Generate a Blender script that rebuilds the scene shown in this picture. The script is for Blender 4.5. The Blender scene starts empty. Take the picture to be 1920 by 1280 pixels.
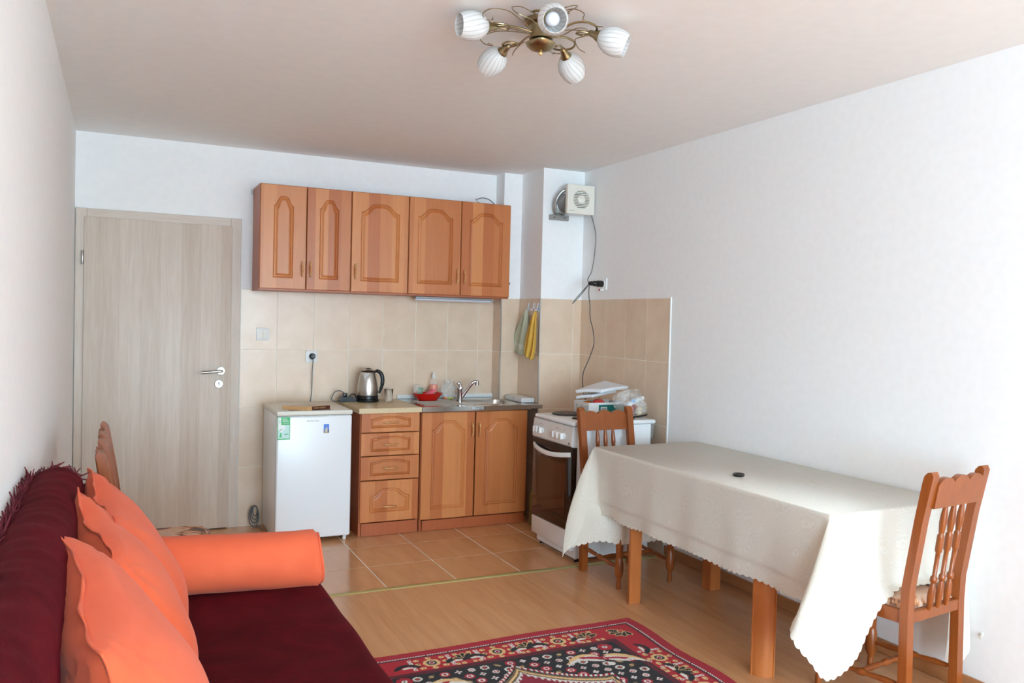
import bpy, bmesh, math, random
import numpy as np
from mathutils import Vector, Matrix
random.seed(7); np.random.seed(7)
SC = bpy.context.scene
COL = SC.collection
PI = math.pi
# ------------------------------------------------------------------ camera, light, exposure
W, H = 3.331, 2.532            # room width, height; back wall y=0, left wall x=0
YF = -11.6                     # wall behind the camera
cam = bpy.data.cameras.new('camera'); camo = bpy.data.objects.new('camera', cam); COL.objects.link(camo)
cam.sensor_width = 36; cam.lens = 1544.19 / 1920 * 36; cam.clip_start = .02
yaw, pitch, roll = .447, -.0269, .0251
Fw = Vector((math.sin(yaw) * math.cos(pitch), math.cos(yaw) * math.cos(pitch), math.sin(pitch)))
Rt = Vector((math.cos(yaw), -math.sin(yaw), 0)); Up = Rt.cross(Fw)
R2 = Rt * math.cos(roll) + Up * math.sin(roll); U2 = Up * math.cos(roll) - Rt * math.sin(roll)
camo.matrix_world = Matrix(((R2.x, U2.x, -Fw.x, .244), (R2.y, U2.y, -Fw.y, -5.7611), (R2.z, U2.z, -Fw.z, 1.4394), (0, 0, 0, 1)))
SC.camera = camo
SC.view_settings.view_transform = 'Standard'; SC.view_settings.look = 'None'
SC.view_settings.gamma = 1; SC.view_settings.use_curve_mapping = False
SC.view_settings.exposure = 0.0
SKY = 26.5
cy_ = SC.cycles; cy_.max_bounces = 10; cy_.diffuse_bounces = 7; cy_.glossy_bounces = 3; cy_.transmission_bounces = 6; cy_.transparent_max_bounces = 10
cy_.caustics_reflective = False; cy_.caustics_refractive = False; cy_.use_adaptive_sampling = True; cy_.adaptive_threshold = .08
wd = bpy.data.worlds.new('overcast_sky'); SC.world = wd; wd.use_nodes = True
bg = wd.node_tree.nodes['Background']; bg.inputs[0].default_value = (.535, .80, 1.0, 1); bg.inputs[1].default_value = SKY
# daylight comes in through the window behind the camera; the portal only guides sampling of that sky
WX0, WX1, WZ0, WZ1 = .10, 2.30, .06, 2.46
pl = bpy.data.lights.new('window_daylight', 'AREA'); pl.shape = 'RECTANGLE'; pl.size = WX1 - WX0; pl.size_y = WZ1 - WZ0
pl.cycles.is_portal = True
po = bpy.data.objects.new('window_daylight', pl); COL.objects.link(po)
po.location = ((WX0 + WX1) / 2, YF - .02, (WZ0 + WZ1) / 2); po.rotation_euler = (PI / 2, 0, 0)

LY0, LY1, LZ0, LZ1 = -11.2, -8.0, .30, 2.48      # added unseen window in the left wall, brightens right wall, ceiling and floor
pl2 = bpy.data.lights.new('added_window_daylight', 'AREA'); pl2.shape = 'RECTANGLE'; pl2.size = LY1 - LY0; pl2.size_y = LZ1 - LZ0
pl2.cycles.is_portal = True  # guides sampling of the sky through the added side window
po2 = bpy.data.objects.new('added_window_daylight', pl2); COL.objects.link(po2)
po2.location = (-.02, (LY0 + LY1) / 2, (LZ0 + LZ1) / 2); po2.rotation_euler = (PI / 2, 0, -PI / 2)

# ------------------------------------------------------------------ materials
def lin(c):
    return tuple(((v / 255) / 12.92 if v / 255 <= .04045 else ((v / 255 + .055) / 1.055) ** 2.4) for v in c) + (1,)
def mat(name, rgb, rough=.5, metal=0., **kw):
    m = bpy.data.materials.new(name); m.use_nodes = True
    b = m.node_tree.nodes['Principled BSDF']
    b.inputs['Base Color'].default_value = lin(rgb); b.inputs['Roughness'].default_value = rough; b.inputs['Metallic'].default_value = metal
    for k, v in kw.items():
        b.inputs[k.replace('_', ' ')].default_value = v
    return m
class NT:
    def __init__(s, m): s.m = m; s.t = m.node_tree; s.b = s.t.nodes['Principled BSDF']
    def n(s, typ, **kw):
        x = s.t.nodes.new(typ)
        for k, v in kw.items():
            if k in x.inputs.keys(): x.inputs[k].default_value = v
            else: setattr(x, k, v)
        return x
    def l(s, a, b): s.t.links.new(a, b)
    def math(s, op, a, b=None, c=None):
        x = s.t.nodes.new('ShaderNodeMath'); x.operation = op
        for i, v in enumerate((a, b, c)):
            if v is None: continue
            if isinstance(v, (int, float)): x.inputs[i].default_value = v
            else: s.l(v, x.inputs[i])
        return x.outputs[0]
    def ramp(s, fac, stops, interp='LINEAR'):
        r = s.t.nodes.new('ShaderNodeValToRGB'); r.color_ramp.interpolation = interp
        e = r.color_ramp.elements
        while len(e) < len(stops): e.new(.5)
        for el, (p, c) in zip(e, stops): el.position = p; el.color = lin(c)
        s.l(fac, r.inputs[0]); return r.outputs[0]
    def mix(s, fac, a, b, blend='MIX'):
        x = s.t.nodes.new('ShaderNodeMix'); x.data_type = 'RGBA'; x.blend_type = blend
        for sock, v in ((x.inputs[0], fac), (x.inputs[6], a), (x.inputs[7], b)):
            if isinstance(v, (int, float)): sock.default_value = v
            elif isinstance(v, tuple): sock.default_value = v
            else: s.l(v, sock)
        return x.outputs[2]
    def bump(s, h, strength=.2, dist=.002):
        x = s.t.nodes.new('ShaderNodeBump'); x.inputs['Strength'].default_value = strength; x.inputs['Distance'].default_value = dist
        s.l(h, x.inputs['Height']); s.l(x.outputs[0], s.b.inputs['Normal'])
    def coord(s, which='Object', scale=(1, 1, 1), rnd=0.):
        tc = s.t.nodes.new('ShaderNodeTexCoord'); mp = s.t.nodes.new('ShaderNodeMapping'); mp.inputs['Scale'].default_value = scale
        s.l(tc.outputs[which], mp.inputs['Vector'])
        if rnd:
            oi = s.t.nodes.new('ShaderNodeObjectInfo'); v = s.t.nodes.new('ShaderNodeVectorMath'); v.operation = 'SCALE'
            cb = s.t.nodes.new('ShaderNodeCombineXYZ')
            for i in range(3): s.l(s.math('MULTIPLY', oi.outputs['Random'], rnd * (i + 1)), cb.inputs[i])
            s.l(cb.outputs[0], mp.inputs['Location'])
        return mp.outputs[0]
    def noise(s, vec, scale=5, detail=3, rough=.5, dist=0.):
        x = s.t.nodes.new('ShaderNodeTexNoise'); x.inputs['Scale'].default_value = scale; x.inputs['Detail'].default_value = detail
        x.inputs['Roughness'].default_value = rough; x.inputs['Distortion'].default_value = dist
        s.l(vec, x.inputs['Vector']); return x.outputs['Fac']
    def color(s, c): s.l(c, s.b.inputs['Base Color'])

def speckled(name, rgb, rough, var=6, scale=60, bump=.0, detail=4, **kw):
    m = mat(name, rgb, rough, **kw); t = NT(m); v = t.coord(rnd=3.)
    f = t.noise(v, scale, detail)
    t.color(t.ramp(f, [(.3, tuple(max(0, c - var) for c in rgb)), (.7, tuple(min(255, c + var) for c in rgb))]))
    if bump: t.bump(f, bump, .001)
    return m
def wood(name, dark, light, axis='z', scale=1., rough=.4, stave=0., var=.5, bump=.04, coat=.0):
    """straight-grained wood; stave>0 adds glued strips of differing tone across the x axis"""
    m = mat(name, light, rough); t = NT(m)
    sc = {'z': (22, 22, 1.3), 'x': (1.3, 22, 22), 'y': (22, 1.3, 22)}[axis]
    v = t.coord(scale=tuple(c * scale for c in sc), rnd=7.)
    g = t.noise(v, 2.2, 3, .62, .6)
    fine = t.noise(v, 9., 1, .5)
    f = t.math('ADD', t.math('MULTIPLY', g, .75), t.math('MULTIPLY', fine, .25))
    if stave:
        tc = t.n('ShaderNodeTexCoord'); sx = t.n('ShaderNodeSeparateXYZ'); t.l(tc.outputs['Object'], sx.inputs[0])
        oi = t.n('ShaderNodeObjectInfo')
        q = t.math('FLOOR', t.math('ADD', t.math('DIVIDE', sx.outputs[0], stave), t.math('MULTIPLY', oi.outputs['Random'], 31.)))
        wn = t.n('ShaderNodeTexWhiteNoise', noise_dimensions='1D'); t.l(q, wn.inputs['W'])
        f = t.math('ADD', t.math('MULTIPLY', f, 1 - var), t.math('MULTIPLY', wn.outputs['Value'], var))
    t.color(t.ramp(f, [(.22, dark), (.78, light)]))
    if bump: t.bump(g, bump, .0006)
    if coat: t.b.inputs['Coat Weight'].default_value = coat; t.b.inputs['Coat Roughness'].default_value = .15
    return m
M = {}
M['wall'] = speckled('white_wall_paint', (246, 245, 244), .85, 1, 30, detail=0)
M['ceil'] = speckled('ceiling_paint', (246, 244, 242), .9, 1, 20, detail=0)
M['cab'] = wood('alder_laminate', (184, 104, 56), (212, 138, 82), 'z', 1., .34, .085, .55)
M['cabh'] = wood('alder_laminate_dark', (196, 128, 76), (216, 150, 96), 'z', 1., .35)
M['cabs'] = wood('alder_side_panel', (164, 84, 46), (182, 98, 56), 'z', 1., .38)
M['chair'] = wood('stained_beech', (126, 62, 20), (158, 82, 32), 'z', 1., .32, coat=.08)
M['tleg'] = wood('table_beech', (170, 94, 44), (194, 116, 60), 'z', .6, .38)
M['door'] = wood('pale_ash_laminate', (196, 176, 158), (222, 208, 194), 'z', 1.0, .45, .12, .22, .03)
M['skirt'] = wood('skirting_laminate', (160, 104, 62), (190, 132, 86), 'y', .6, .35)
M['plank'] = wood('laminate_plank', (194, 136, 92), (220, 166, 120), 'y', .42, .26, 0, .5, .02)
M['white'] = mat('white_enamel', (236, 236, 236), .22)
M['whitep'] = mat('white_plastic', (238, 237, 234), .35)
M['cream'] = mat('cream_plastic', (232, 227, 214), .4)
M['fridge'] = mat('fridge_enamel', (238, 240, 242), .25)
M['black'] = mat('black_plastic', (22, 22, 24), .35)
M['rubber'] = mat('black_rubber', (25, 25, 27), .6)
M['steel'] = mat('brushed_steel', (196, 192, 186), .28, 1.)
M['chrome'] = mat('chrome', (205, 205, 208), .1, 1.)
M['satin'] = mat('satin_nickel', (190, 188, 184), .3, 1.)
M['galv'] = mat('galvanised_sheet', (168, 166, 162), .42, .8)
M['brass'] = mat('antique_brass', (158, 142, 108), .3, 1.)
M['gold'] = mat('pale_gold', (232, 198, 140), .45, .7)
M['grout'] = mat('white_grout', (240, 235, 224), .9)
M['ptrim'] = mat('tile_edge_trim', (238, 237, 233), .4)
M['cord'] = mat('grey_cord', (104, 106, 108), .5)
M['cordb'] = mat('black_cord', (40, 40, 42), .5)
M['worktop'] = speckled('beige_worktop', (214, 192, 152), .35, 8, 90)
M['thresh'] = mat('brass_threshold', (190, 176, 116), .35, .55)
M['dark'] = mat('dark_gap', (25, 18, 14), .8)
def tile_mat(name, rgb, lo, rough, scale, stretch=(1, 1, 1)):
    m = mat(name, rgb, rough); t = NT(m); v = t.coord(scale=stretch, rnd=9.)
    f = t.noise(v, scale, 4, .55, .3)
    c = t.ramp(f, [(.3, lo), (.72, rgb)])
    oi = t.n('ShaderNodeObjectInfo'); hv = t.n('ShaderNodeHueSaturation')
    t.l(t.math('ADD', t.math('MULTIPLY', oi.outputs['Random'], .05), .975), hv.inputs['Value']); t.l(c, hv.inputs['Color'])
    t.color(hv.outputs[0]); t.bump(t.noise(v, scale * 6, 2), .03, .0006)
    return m
M['wtile'] = tile_mat('beige_wall_tile', (230, 206, 182), (220, 194, 167), .22, 7)
M['ftile'] = tile_mat('terracotta_floor_tile', (216, 160, 114), (202, 144, 98), .2, 5, (3, .7, 1))
def velvet():
    m = mat('burgundy_velvet', (74, 10, 18), .85); t = NT(m); v = t.coord()
    f = t.noise(v, 5, 4, .6, .8); g = t.noise(v, 320, 2)
    t.color(t.ramp(f, [(.3, (58, 6, 13)), (.75, (86, 13, 22))]))
    t.bump(t.math('ADD', t.math('MULTIPLY', f, .8), t.math('MULTIPLY', g, .2)), .35, .01)
    t.b.inputs['Specular IOR Level'].default_value = .1; t.b.inputs['Sheen Weight'].default_value = .12; t.b.inputs['Sheen Roughness'].default_value = .35; t.b.inputs['Sheen Tint'].default_value = lin((190, 40, 60))
    return m
M['velvet'] = velvet()
M['velvet2'] = mat('burgundy_fringe', (100, 16, 32), .9, Sheen_Weight=.1)
def orange():
    m = mat('orange_cotton', (236, 106, 66), .8); t = NT(m); v = t.coord()
    g = t.noise(v, 420, 2); f = t.noise(v, 6, 3)
    t.color(t.ramp(f, [(.25, (218, 94, 60)), (.75, (228, 106, 70))])); t.bump(g, .18, .001)
    t.b.inputs['Sheen Weight'].default_value = .08; t.b.inputs['Specular IOR Level'].default_value = .15
    return m
M['orange'] = orange()
def damask():
    m = mat('cream_damask', (240, 234, 218), .5); t = NT(m); v = t.coord('UV')
    dn = t.n('ShaderNodeTexNoise'); dn.inputs['Scale'].default_value = 22; dn.inputs['Detail'].default_value = 2; t.l(v, dn.inputs['Vector'])
    va = t.n('ShaderNodeVectorMath', operation='MULTIPLY_ADD'); t.l(dn.outputs['Color'], va.inputs[0]); va.inputs[1].default_value = (.03, .03, .03); t.l(v, va.inputs[2])
    vo = t.n('ShaderNodeTexVoronoi'); vo.inputs['Scale'].default_value = 10; t.l(va.outputs[0], vo.inputs['Vector'])
    ring = t.math('SINE', t.math('MULTIPLY', vo.outputs['Distance'], 74.))
    line = t.math('GREATER_THAN', ring, .5)
    t.color(t.mix(line, lin((237, 232, 218)), lin((245, 241, 230))))
    t.l(t.math('SUBTRACT', .58, t.math('MULTIPLY', line, .2)), t.b.inputs['Roughness'])
    t.bump(line, .12, .0008); t.b.inputs['Sheen Weight'].default_value = .15
    # a little daylight passes through the thin cloth
    tr = t.n('ShaderNodeBsdfTranslucent'); tr.inputs[0].default_value = lin((244, 234, 205)); mx = t.n('ShaderNodeMixShader'); mx.inputs[0].default_value = .22
    out = t.t.nodes['Material Output']; t.l(t.b.outputs[0], mx.inputs[1]); t.l(tr.outputs[0], mx.inputs[2]); t.l(mx.outputs[0], out.inputs[0])
    return m
M['damask'] = damask()
def seatfab():
    m = mat('leaf_print_fabric', (206, 166, 142), .75); t = NT(m); v = t.coord(rnd=2.)
    f = t.noise(v, 6.5, 3, .55, 1.6); g = t.noise(v, 40, 3)
    c = t.ramp(f, [(.0, (40, 34, 38)), (.40, (46, 36, 40)), (.42, (116, 66, 54)), (.47, (128, 76, 58)), (.49, (206, 140, 84)), (.54, (214, 178, 152)), (1., (202, 160, 134))])
    t.color(t.mix(.12, c, t.ramp(g, [(.3, (120, 80, 60)), (.7, (235, 215, 195))]))); t.bump(g, .15, .001)
    return m
M['seat'] = seatfab()
def shade_glass():
    m = mat('striped_opal_glass', (245, 244, 242), .25); t = NT(m)
    tc = t.n('ShaderNodeTexCoord'); sx = t.n('ShaderNodeSeparateXYZ'); t.l(tc.outputs['UV'], sx.inputs[0])
    f = t.math('FRACT', t.math('ADD', t.math('MULTIPLY', sx.outputs[0], 18.), t.math('MULTIPLY', sx.outputs[1], 4.)))
    st = t.math('GREATER_THAN', f, .80)
    t.color(t.mix(st, lin((246, 245, 243)), lin((206, 202, 196))))
    tr = t.n('ShaderNodeBsdfTranslucent'); tr.inputs[0].default_value = (.9, .9, .9, 1); mx = t.n('ShaderNodeMixShader'); mx.inputs[0].default_value = .35
    out = t.t.nodes['Material Output']; t.l(t.b.outputs[0], mx.inputs[1]); t.l(tr.outputs[0], mx.inputs[2]); t.l(mx.outputs[0], out.inputs[0])
    return m
M['shade'] = shade_glass()
def clear(name, tint, fac, rough=.1, wr=0.):
    """thin clear plastic: mostly see-through with a glossy crinkled skin"""
    m = mat(name, tint, rough); t = NT(m); out = t.t.nodes['Material Output']
    tr = t.n('ShaderNodeBsdfTransparent'); mx = t.n('ShaderNodeMixShader'); t.l(tr.outputs[0], mx.inputs[1]); t.l(t.b.outputs[0], mx.inputs[2])
    if wr:
        f = t.noise(t.coord(), wr, 4, .6, .6); t.bump(f, .8, .01)
        t.l(t.math('MULTIPLY', t.math('POWER', f, 2.), fac * 3.2), mx.inputs[0])
    else: mx.inputs[0].default_value = fac
    t.l(mx.outputs[0], out.inputs[0]); return m
M['bag'] = clear('clear_plastic_bag', (240, 240, 236), .30, .15, 28.)
M['bottle'] = clear('clear_bottle', (240, 238, 232), .22, .08)
M['glass'] = mat('drinking_glass', (255, 255, 255), .02, Transmission_Weight=1., IOR=1.45)
M['oven'] = mat('brown_oven_glass', (44, 24, 15), .07)

# ------------------------------------------------------------------ geometry helpers
class MB:
    """collects shapes, becomes ONE mesh object"""
    def __init__(s): s.v = []; s.f = []; s.mi = []; s.uv = {}; s.m = 0
    def add(s, vs, fs):
        o = len(s.v); s.v += [tuple(v) for v in vs]
        for f in fs: s.f.append(tuple(i + o for i in f)); s.mi.append(s.m)
        return o
    def box(s, x0, x1, y0, y1, z0, z1, bev=0., seg=2, rot=None, piv=None):
        if bev <= 0:
            vs = [(x, y, z) for z in (z0, z1) for y in (y0, y1) for x in (x0, x1)]
            fs = [(0, 2, 3, 1), (4, 5, 7, 6), (0, 1, 5, 4), (2, 6, 7, 3), (0, 4, 6, 2), (1, 3, 7, 5)]
        else:
            bm = bmesh.new(); bmesh.ops.create_cube(bm, size=1)
            for v in bm.verts: v.co = ((x0 + x1) / 2 + v.co.x * (x1 - x0), (y0 + y1) / 2 + v.co.y * (y1 - y0), (z0 + z1) / 2 + v.co.z * (z1 - z0))
            bmesh.ops.bevel(bm, geom=list(bm.edges), offset=bev, segments=seg, profile=.5, affect='EDGES')
            bm.verts.index_update(); vs = [v.co.copy() for v in bm.verts]; fs = [[v.index for v in f.verts] for f in bm.faces]; bm.free()
        if rot is not None:
            p = Vector(piv); vs = [rot @ (Vector(v) - p) + p for v in vs]
        s.add(vs, fs); return s
    def prism(s, pts, axis, a, b):
        """pts: outline in the two remaining axes (in x,y,z order), extruded along axis from a to b"""
        n = len(pts)
        def P(u, v, w): return {'x': (w, u, v), 'y': (u, w, v), 'z': (u, v, w)}[axis]
        vs = [P(u, v, a) for u, v in pts] + [P(u, v, b) for u, v in pts]
        fs = [tuple(range(n))[::-1], tuple(range(n, 2 * n))] + [(i, (i + 1) % n, n + (i + 1) % n, n + i) for i in range(n)]
        s.add(vs, fs); return s
    def lathe(s, prof, c=(0, 0, 0), n=24, mtx=None, uv=False, cap=True):
        """prof: (radius, height) list about local z; mtx: 4x4 or 3x3 applied before moving to c"""
        vs = []; fs = []; k = len(prof)
        for (r, h) in prof:
            for j in range(n):
                a = 2 * PI * j / n; v = Vector((r * math.cos(a), r * math.sin(a), h))
                if mtx is not None: v = mtx @ v
                vs.append((v.x + c[0], v.y + c[1], v.z + c[2]))
        for i in range(k - 1):
            for j in range(n): fs.append((i * n + j, i * n + (j + 1) % n, (i + 1) * n + (j + 1) % n, (i + 1) * n + j))
        if cap:
            if prof[0][0] > 1e-5: fs.append(tuple(range(n))[::-1])
            if prof[-1][0] > 1e-5: fs.append(tuple(range((k - 1) * n, k * n)))
        base = len(s.f); s.add(vs, fs)
        if uv:
            for i in range(k - 1):
                for j in range(n): s.uv[base + i * n + j] = ((j / n, i / (k - 1)), ((j + 1) / n, i / (k - 1)), ((j + 1) / n, (i + 1) / (k - 1)), (j / n, (i + 1) / (k - 1)))
        return s
    def tube(s, pts, r, n=8, closed=False, cap=True):
        pts = [Vector(p) for p in pts]; k = len(pts); rr = r if isinstance(r, (list, tuple)) else [r] * k
        vs = []; fs = []; prev = None
        for i, p in enumerate(pts):
            t = (pts[(i + 1) % k] - pts[i - 1]) if closed else (pts[min(i + 1, k - 1)] - pts[max(i - 1, 0)])
            t.normalize()
            if prev is None:
                u = t.cross(Vector((0, 0, 1)))
                if u.length < .05: u = t.cross(Vector((1, 0, 0)))
            else: u = prev - t * prev.dot(t)
            u.normalize(); w = t.cross(u); prev = u
            for j in range(n):
                a = 2 * PI * j / n; vs.append(p + (u * math.cos(a) + w * math.sin(a)) * rr[i])
        for i in range(k if closed else k - 1):
            i2 = (i + 1) % k
            for j in range(n): fs.append((i * n + j, i2 * n + j, i2 * n + (j + 1) % n, i * n + (j + 1) % n))
        if cap and not closed: fs += [tuple(range(n)), tuple(range((k - 1) * n, k * n))[::-1]]
        s.add(vs, fs); return s
    def grid(s, P, nu, nv, closed_u=False):
        vs = [P[i][j] for i in range(nu) for j in range(nv)]; fs = []
        for i in range(nu if closed_u else nu - 1):
            i2 = (i + 1) % nu
            for j in range(nv - 1): fs.append((i * nv + j, i2 * nv + j, i2 * nv + j + 1, i * nv + j + 1))
        s.add(vs, fs); return s
    def build(s, name, mats, parent=None, loc=(0, 0, 0), rot=(0, 0, 0), smooth=35, centre=True):
        """mesh is re-centred on its own bounds so every object has a sensible origin"""
        me = bpy.data.meshes.new(name); vs = np.array([tuple(v) for v in s.v], dtype=float)
        off = (vs.min(0) + vs.max(0)) / 2 if centre else np.zeros(3)
        me.from_pydata((vs - off).tolist(), [], s.f)
        if not isinstance(mats, (list, tuple)): mats = [mats]
        for m in mats: me.materials.append(m if not isinstance(m, str) else M[m])
        me.polygons.foreach_set('material_index', s.mi)
        if s.uv:
            ul = me.uv_layers.new(name='UVMap')
            for fi, uvs in s.uv.items():
                for li, q in zip(me.polygons[fi].loop_indices, uvs): ul.data[li].uv = q
        bm = bmesh.new(); bm.from_mesh(me); bmesh.ops.recalc_face_normals(bm, faces=bm.faces); bm.to_mesh(me); bm.free()
        me.polygons.foreach_set('use_smooth', [True] * len(me.polygons))
        me.set_sharp_from_angle(angle=math.radians(smooth)); me.update()
        o = bpy.data.objects.new(name, me); COL.objects.link(o)
        o.location = Vector(off) + Vector(loc); o.rotation_euler = rot
        if parent: o.parent = parent
        return o
def tag(o, label, cat, group=None):
    o['label'] = label; o['category'] = cat
    if group: o['group'] = group
    return o
def thing(name, label, cat, loc=(0, 0, 0), rz=0., group=None):
    o = bpy.data.objects.new(name, None); o.empty_display_size = .05; COL.objects.link(o); o.location = loc; o.rotation_euler = (0, 0, rz)
    return tag(o, label, cat, group)
def local(o, parent):
    """parent o (built in world space) to an unrotated thing or part without moving it"""
    w = Vector((0, 0, 0)); q = parent
    while q: w += q.location; q = q.parent
    o.parent = parent; o.location = o.location - w; return o
def struct(o, label=None):
    o['kind'] = 'structure'
    if label: o['label'] = label
    return o
def copy_tree(o, parent=None):
    c = o.copy(); COL.objects.link(c)
    if parent: c.parent = parent
    for ch in list(o.children): copy_tree(ch, c)
    return c
def cr(pts, n=8, closed=False):
    """Catmull-Rom through points"""
    P = [Vector(p) for p in pts]; out = []; k = len(P)
    for i in range(k if closed else k - 1):
        p0, p1, p2, p3 = (P[(i - 1) % k], P[i], P[(i + 1) % k], P[(i + 2) % k]) if closed else (P[max(i - 1, 0)], P[i], P[i + 1], P[min(i + 2, k - 1)])
        for j in range(n):
            t = j / n; out.append(.5 * ((2 * p1) + (p2 - p0) * t + (2 * p0 - 5 * p1 + 4 * p2 - p3) * t * t + (3 * p1 - p0 - 3 * p2 + p3) * t ** 3))
    if not closed: out.append(P[-1])
    return out
def text(name, body, size, mat_, loc, rot, parent, ext=.0006, align='CENTER', sx=1.):
    c = bpy.data.curves.new(name, 'FONT'); c.body = body; c.size = size; c.extrude = ext; c.align_x = align; c.align_y = 'CENTER'; c.materials.append(M[mat_] if isinstance(mat_, str) else mat_)
    c.resolution_u = 3
    tmp = bpy.data.objects.new(name + '_curve', c); COL.objects.link(tmp)
    me = bpy.data.meshes.new_from_object(tmp); bpy.data.objects.remove(tmp); bpy.data.curves.remove(c)
    o = bpy.data.objects.new(name, me); COL.objects.link(o); o.location = loc; o.rotation_euler = rot; o.scale = (sx, 1, 1)
    if parent: local(o, parent)
    return o
def frame_to(d):
    """rotation matrix taking local z to direction d"""
    return Vector((0, 0, 1)).rotation_difference(Vector(d).normalized()).to_matrix()

# ================================================================== THE ROOM
def slab(name, x0, x1, y0, y1, z0, z1, m): return struct(MB().box(x0, x1, y0, y1, z0, z1).build(name, m))
X1, CA, X2, CB = 2.842, .1455, 2.992, .489      # the two stepped piers in the far right corner
T = .12
floor = slab('floor', -T, W + T, YF - T, T, -.10, -.0015, 'grout')
ceiling = slab('ceiling', -T, W + T, YF - T, T, H, H + .1, 'ceil')
m_ = MB()
for b in ((-T, 0, YF - T, LY0, -.008, H), (-T, 0, LY1, T, -.008, H), (-T, 0, LY0, LY1, -.008, LZ0), (-T, 0, LY0, LY1, LZ1, H)): m_.box(*b)
wall_left = struct(m_.build('wall_left', 'wall'))
wall_right = slab('wall_right', W, W + T, YF - T, T, -.008, H, 'wall')
wall_back = slab('wall_back', 0, W, 0, T, -.008, H, 'wall')
pier_a = slab('wall_pier_shallow', X1, X2, -CA, 0, -.008, H, 'wall')
pier_b = slab('wall_pier_deep', X2, W, -CB, 0, -.008, H, 'wall')
m_ = MB()
for b in ((0, WX0, YF - T, YF, -.008, H), (WX1, W, YF - T, YF, -.008, H), (WX0, WX1, YF - T, YF, -.008, WZ0), (WX0, WX1, YF - T, YF, WZ1, H)): m_.box(*b)
wall_front = struct(m_.build('wall_front', 'wall'))
win = thing('window_1', 'white framed window behind the camera', 'window', (0, 0, 0)); del win['category']; win['kind'] = 'structure'
m_ = MB(); e = .05
for b in ((WX0, WX0 + e, WZ0, WZ1), (WX1 - e, WX1, WZ0, WZ1), (WX0, WX1, WZ0, WZ0 + e), (WX0, WX1, WZ1 - e, WZ1), (1.03, 1.09, WZ0, WZ1)): m_.box(b[0], b[1], YF - .08, YF - .03, b[2], b[3], .004, 1)
m_.build('window_frame', 'whitep', win)
win2 = thing('added_window', 'added white framed side window behind the camera for extra daylight', 'window', (0, 0, 0)); del win2['category']; win2['kind'] = 'structure'
m_ = MB()
for b in ((LY0, LY0 + e, LZ0, LZ1), (LY1 - e, LY1, LZ0, LZ1), (LY0, LY1, LZ0, LZ0 + e), (LY0, LY1, LZ1 - e, LZ1), (-9.63, -9.57, LZ0, LZ1)): m_.box(-.08, -.03, b[0], b[1], b[2], b[3], .004, 1)
m_.build('window_frame', 'whitep', win2)
# --- floor tiles (40 cm) by the kitchen, laminate planks in front
PT = .394; G = .006; YT = -1.594
def cut_tile(name, par, m, x0, x1, y0, y1, z0, z1, bev=.0012, cache={}):
    key = (m, round(x1 - x0, 4), round(y1 - y0, 4), round(z1 - z0, 4))
    if key not in cache:
        o = MB().box(x0, x1, y0, y1, z0, z1, bev, 1).build(name, m); cache[key] = o.data
    else:
        o = bpy.data.objects.new(name, cache[key]); COL.objects.link(o); o.location = ((x0 + x1) / 2, (y0 + y1) / 2, (z0 + z1) / 2)
    return local(o, par)
xs = [1.55 + PT * k for k in range(-4, 6)]; ys = [-.795 - PT * k for k in range(-3, 3)]
for i in range(len(xs) - 1):
    for j in range(len(ys) - 1):
        x0, x1, y1, y0 = max(xs[i], 0), min(xs[i + 1], W), min(ys[j], 0), max(ys[j + 1], YT)
        if x1 - x0 < .02 or y1 - y0 < .02: continue
        cut_tile('floor_tile', floor, 'ftile', x0 + G / 2, x1 - G / 2, y0 + G / 2, y1 - G / 2, -.0014, 0, .0006)
pw, plen = .1935, 1.285
for i in range(18):
    x0, x1 = .04 + pw * (i - 1), .04 + pw * i
    x0, x1 = max(x0, 0), min(x1, W)
    if x1 - x0 < .01: continue
    y = YT - .004 + (0 if i % 3 == 0 else (.43 if i % 3 == 1 else .86))
    while y > YF:
        a, b = min(y, YT - .004), max(y - plen, YF); y -= plen
        if a - b < .02: continue
        cut_tile('laminate_plank', floor, 'plank', x0 + .0002, x1 - .0002, b + .0002, a - .0002, -.0014, 0, .0004)
tr = MB(); tr.prism([(-.019, 0), (-.015, .0045), (-.004, .007), (.004, .007), (.015, .0045), (.019, 0)], 'x', -1.66, 1.66)
struct(tr.build('trim_1', 'thresh', loc=(W / 2, YT - .008, 0.0), rot=(0, 0, -.008)), 'brass coloured threshold strip between tiles and laminate')
# --- skirting
def skirt(name, x0, x1, y0, y1):
    struct(MB().box(x0, x1, y0, y1, 0, .062, .004, 1).build(name, 'skirt'))
skirt('baseboard_right', W - .014, W, YF, -1.60); skirt('baseboard_left', 0, .014, YF, -.02)
# --- wall tiles 25 x 40 cm
TP = .0035
def tiles(par, axis, fixed, sgn, us, zs):
    for a, b in zip(us[:-1], us[1:]):
        lo, hi = min(a, b), max(a, b)
        for z0, z1 in zip(zs[:-1], zs[1:]):
            f0, f1 = (fixed, fixed + sgn * (TP + .001)); f0, f1 = min(f0, f1), max(f0, f1)
            if axis == 'y': cut_tile('wall_tile', par, 'wtile', lo + .0015, hi - .0015, f0, f1, z0 + .0015, z1 - .0015, .0008)
            else: cut_tile('wall_tile', par, 'wtile', f0, f1, lo + .0015, hi - .0015, z0 + .0015, z1 - .0015, .0008)
ZS = [0, .396, .796, 1.194, 1.596]
def grout(par, *b): local(MB().box(*b).build('grout', 'grout'), par)
grout(wall_back, .985, X1, -TP, 0, 0, 1.594); tiles(wall_back, 'y', 0, -1, [.985, 1.226, 1.472, 1.722, 1.969, 2.218, 2.468, 2.716, X1], ZS)
grout(pier_a, X1 - TP, X1, -CA, 0, 0, 1.594); tiles(pier_a, 'x', X1, -1, [-.0055, -CA], ZS)
grout(pier_a, X1 - TP, X2, -CA - TP, -CA, 0, 1.594); tiles(pier_a, 'y', -CA, -1, [X1 - .006, X2], ZS)
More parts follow.
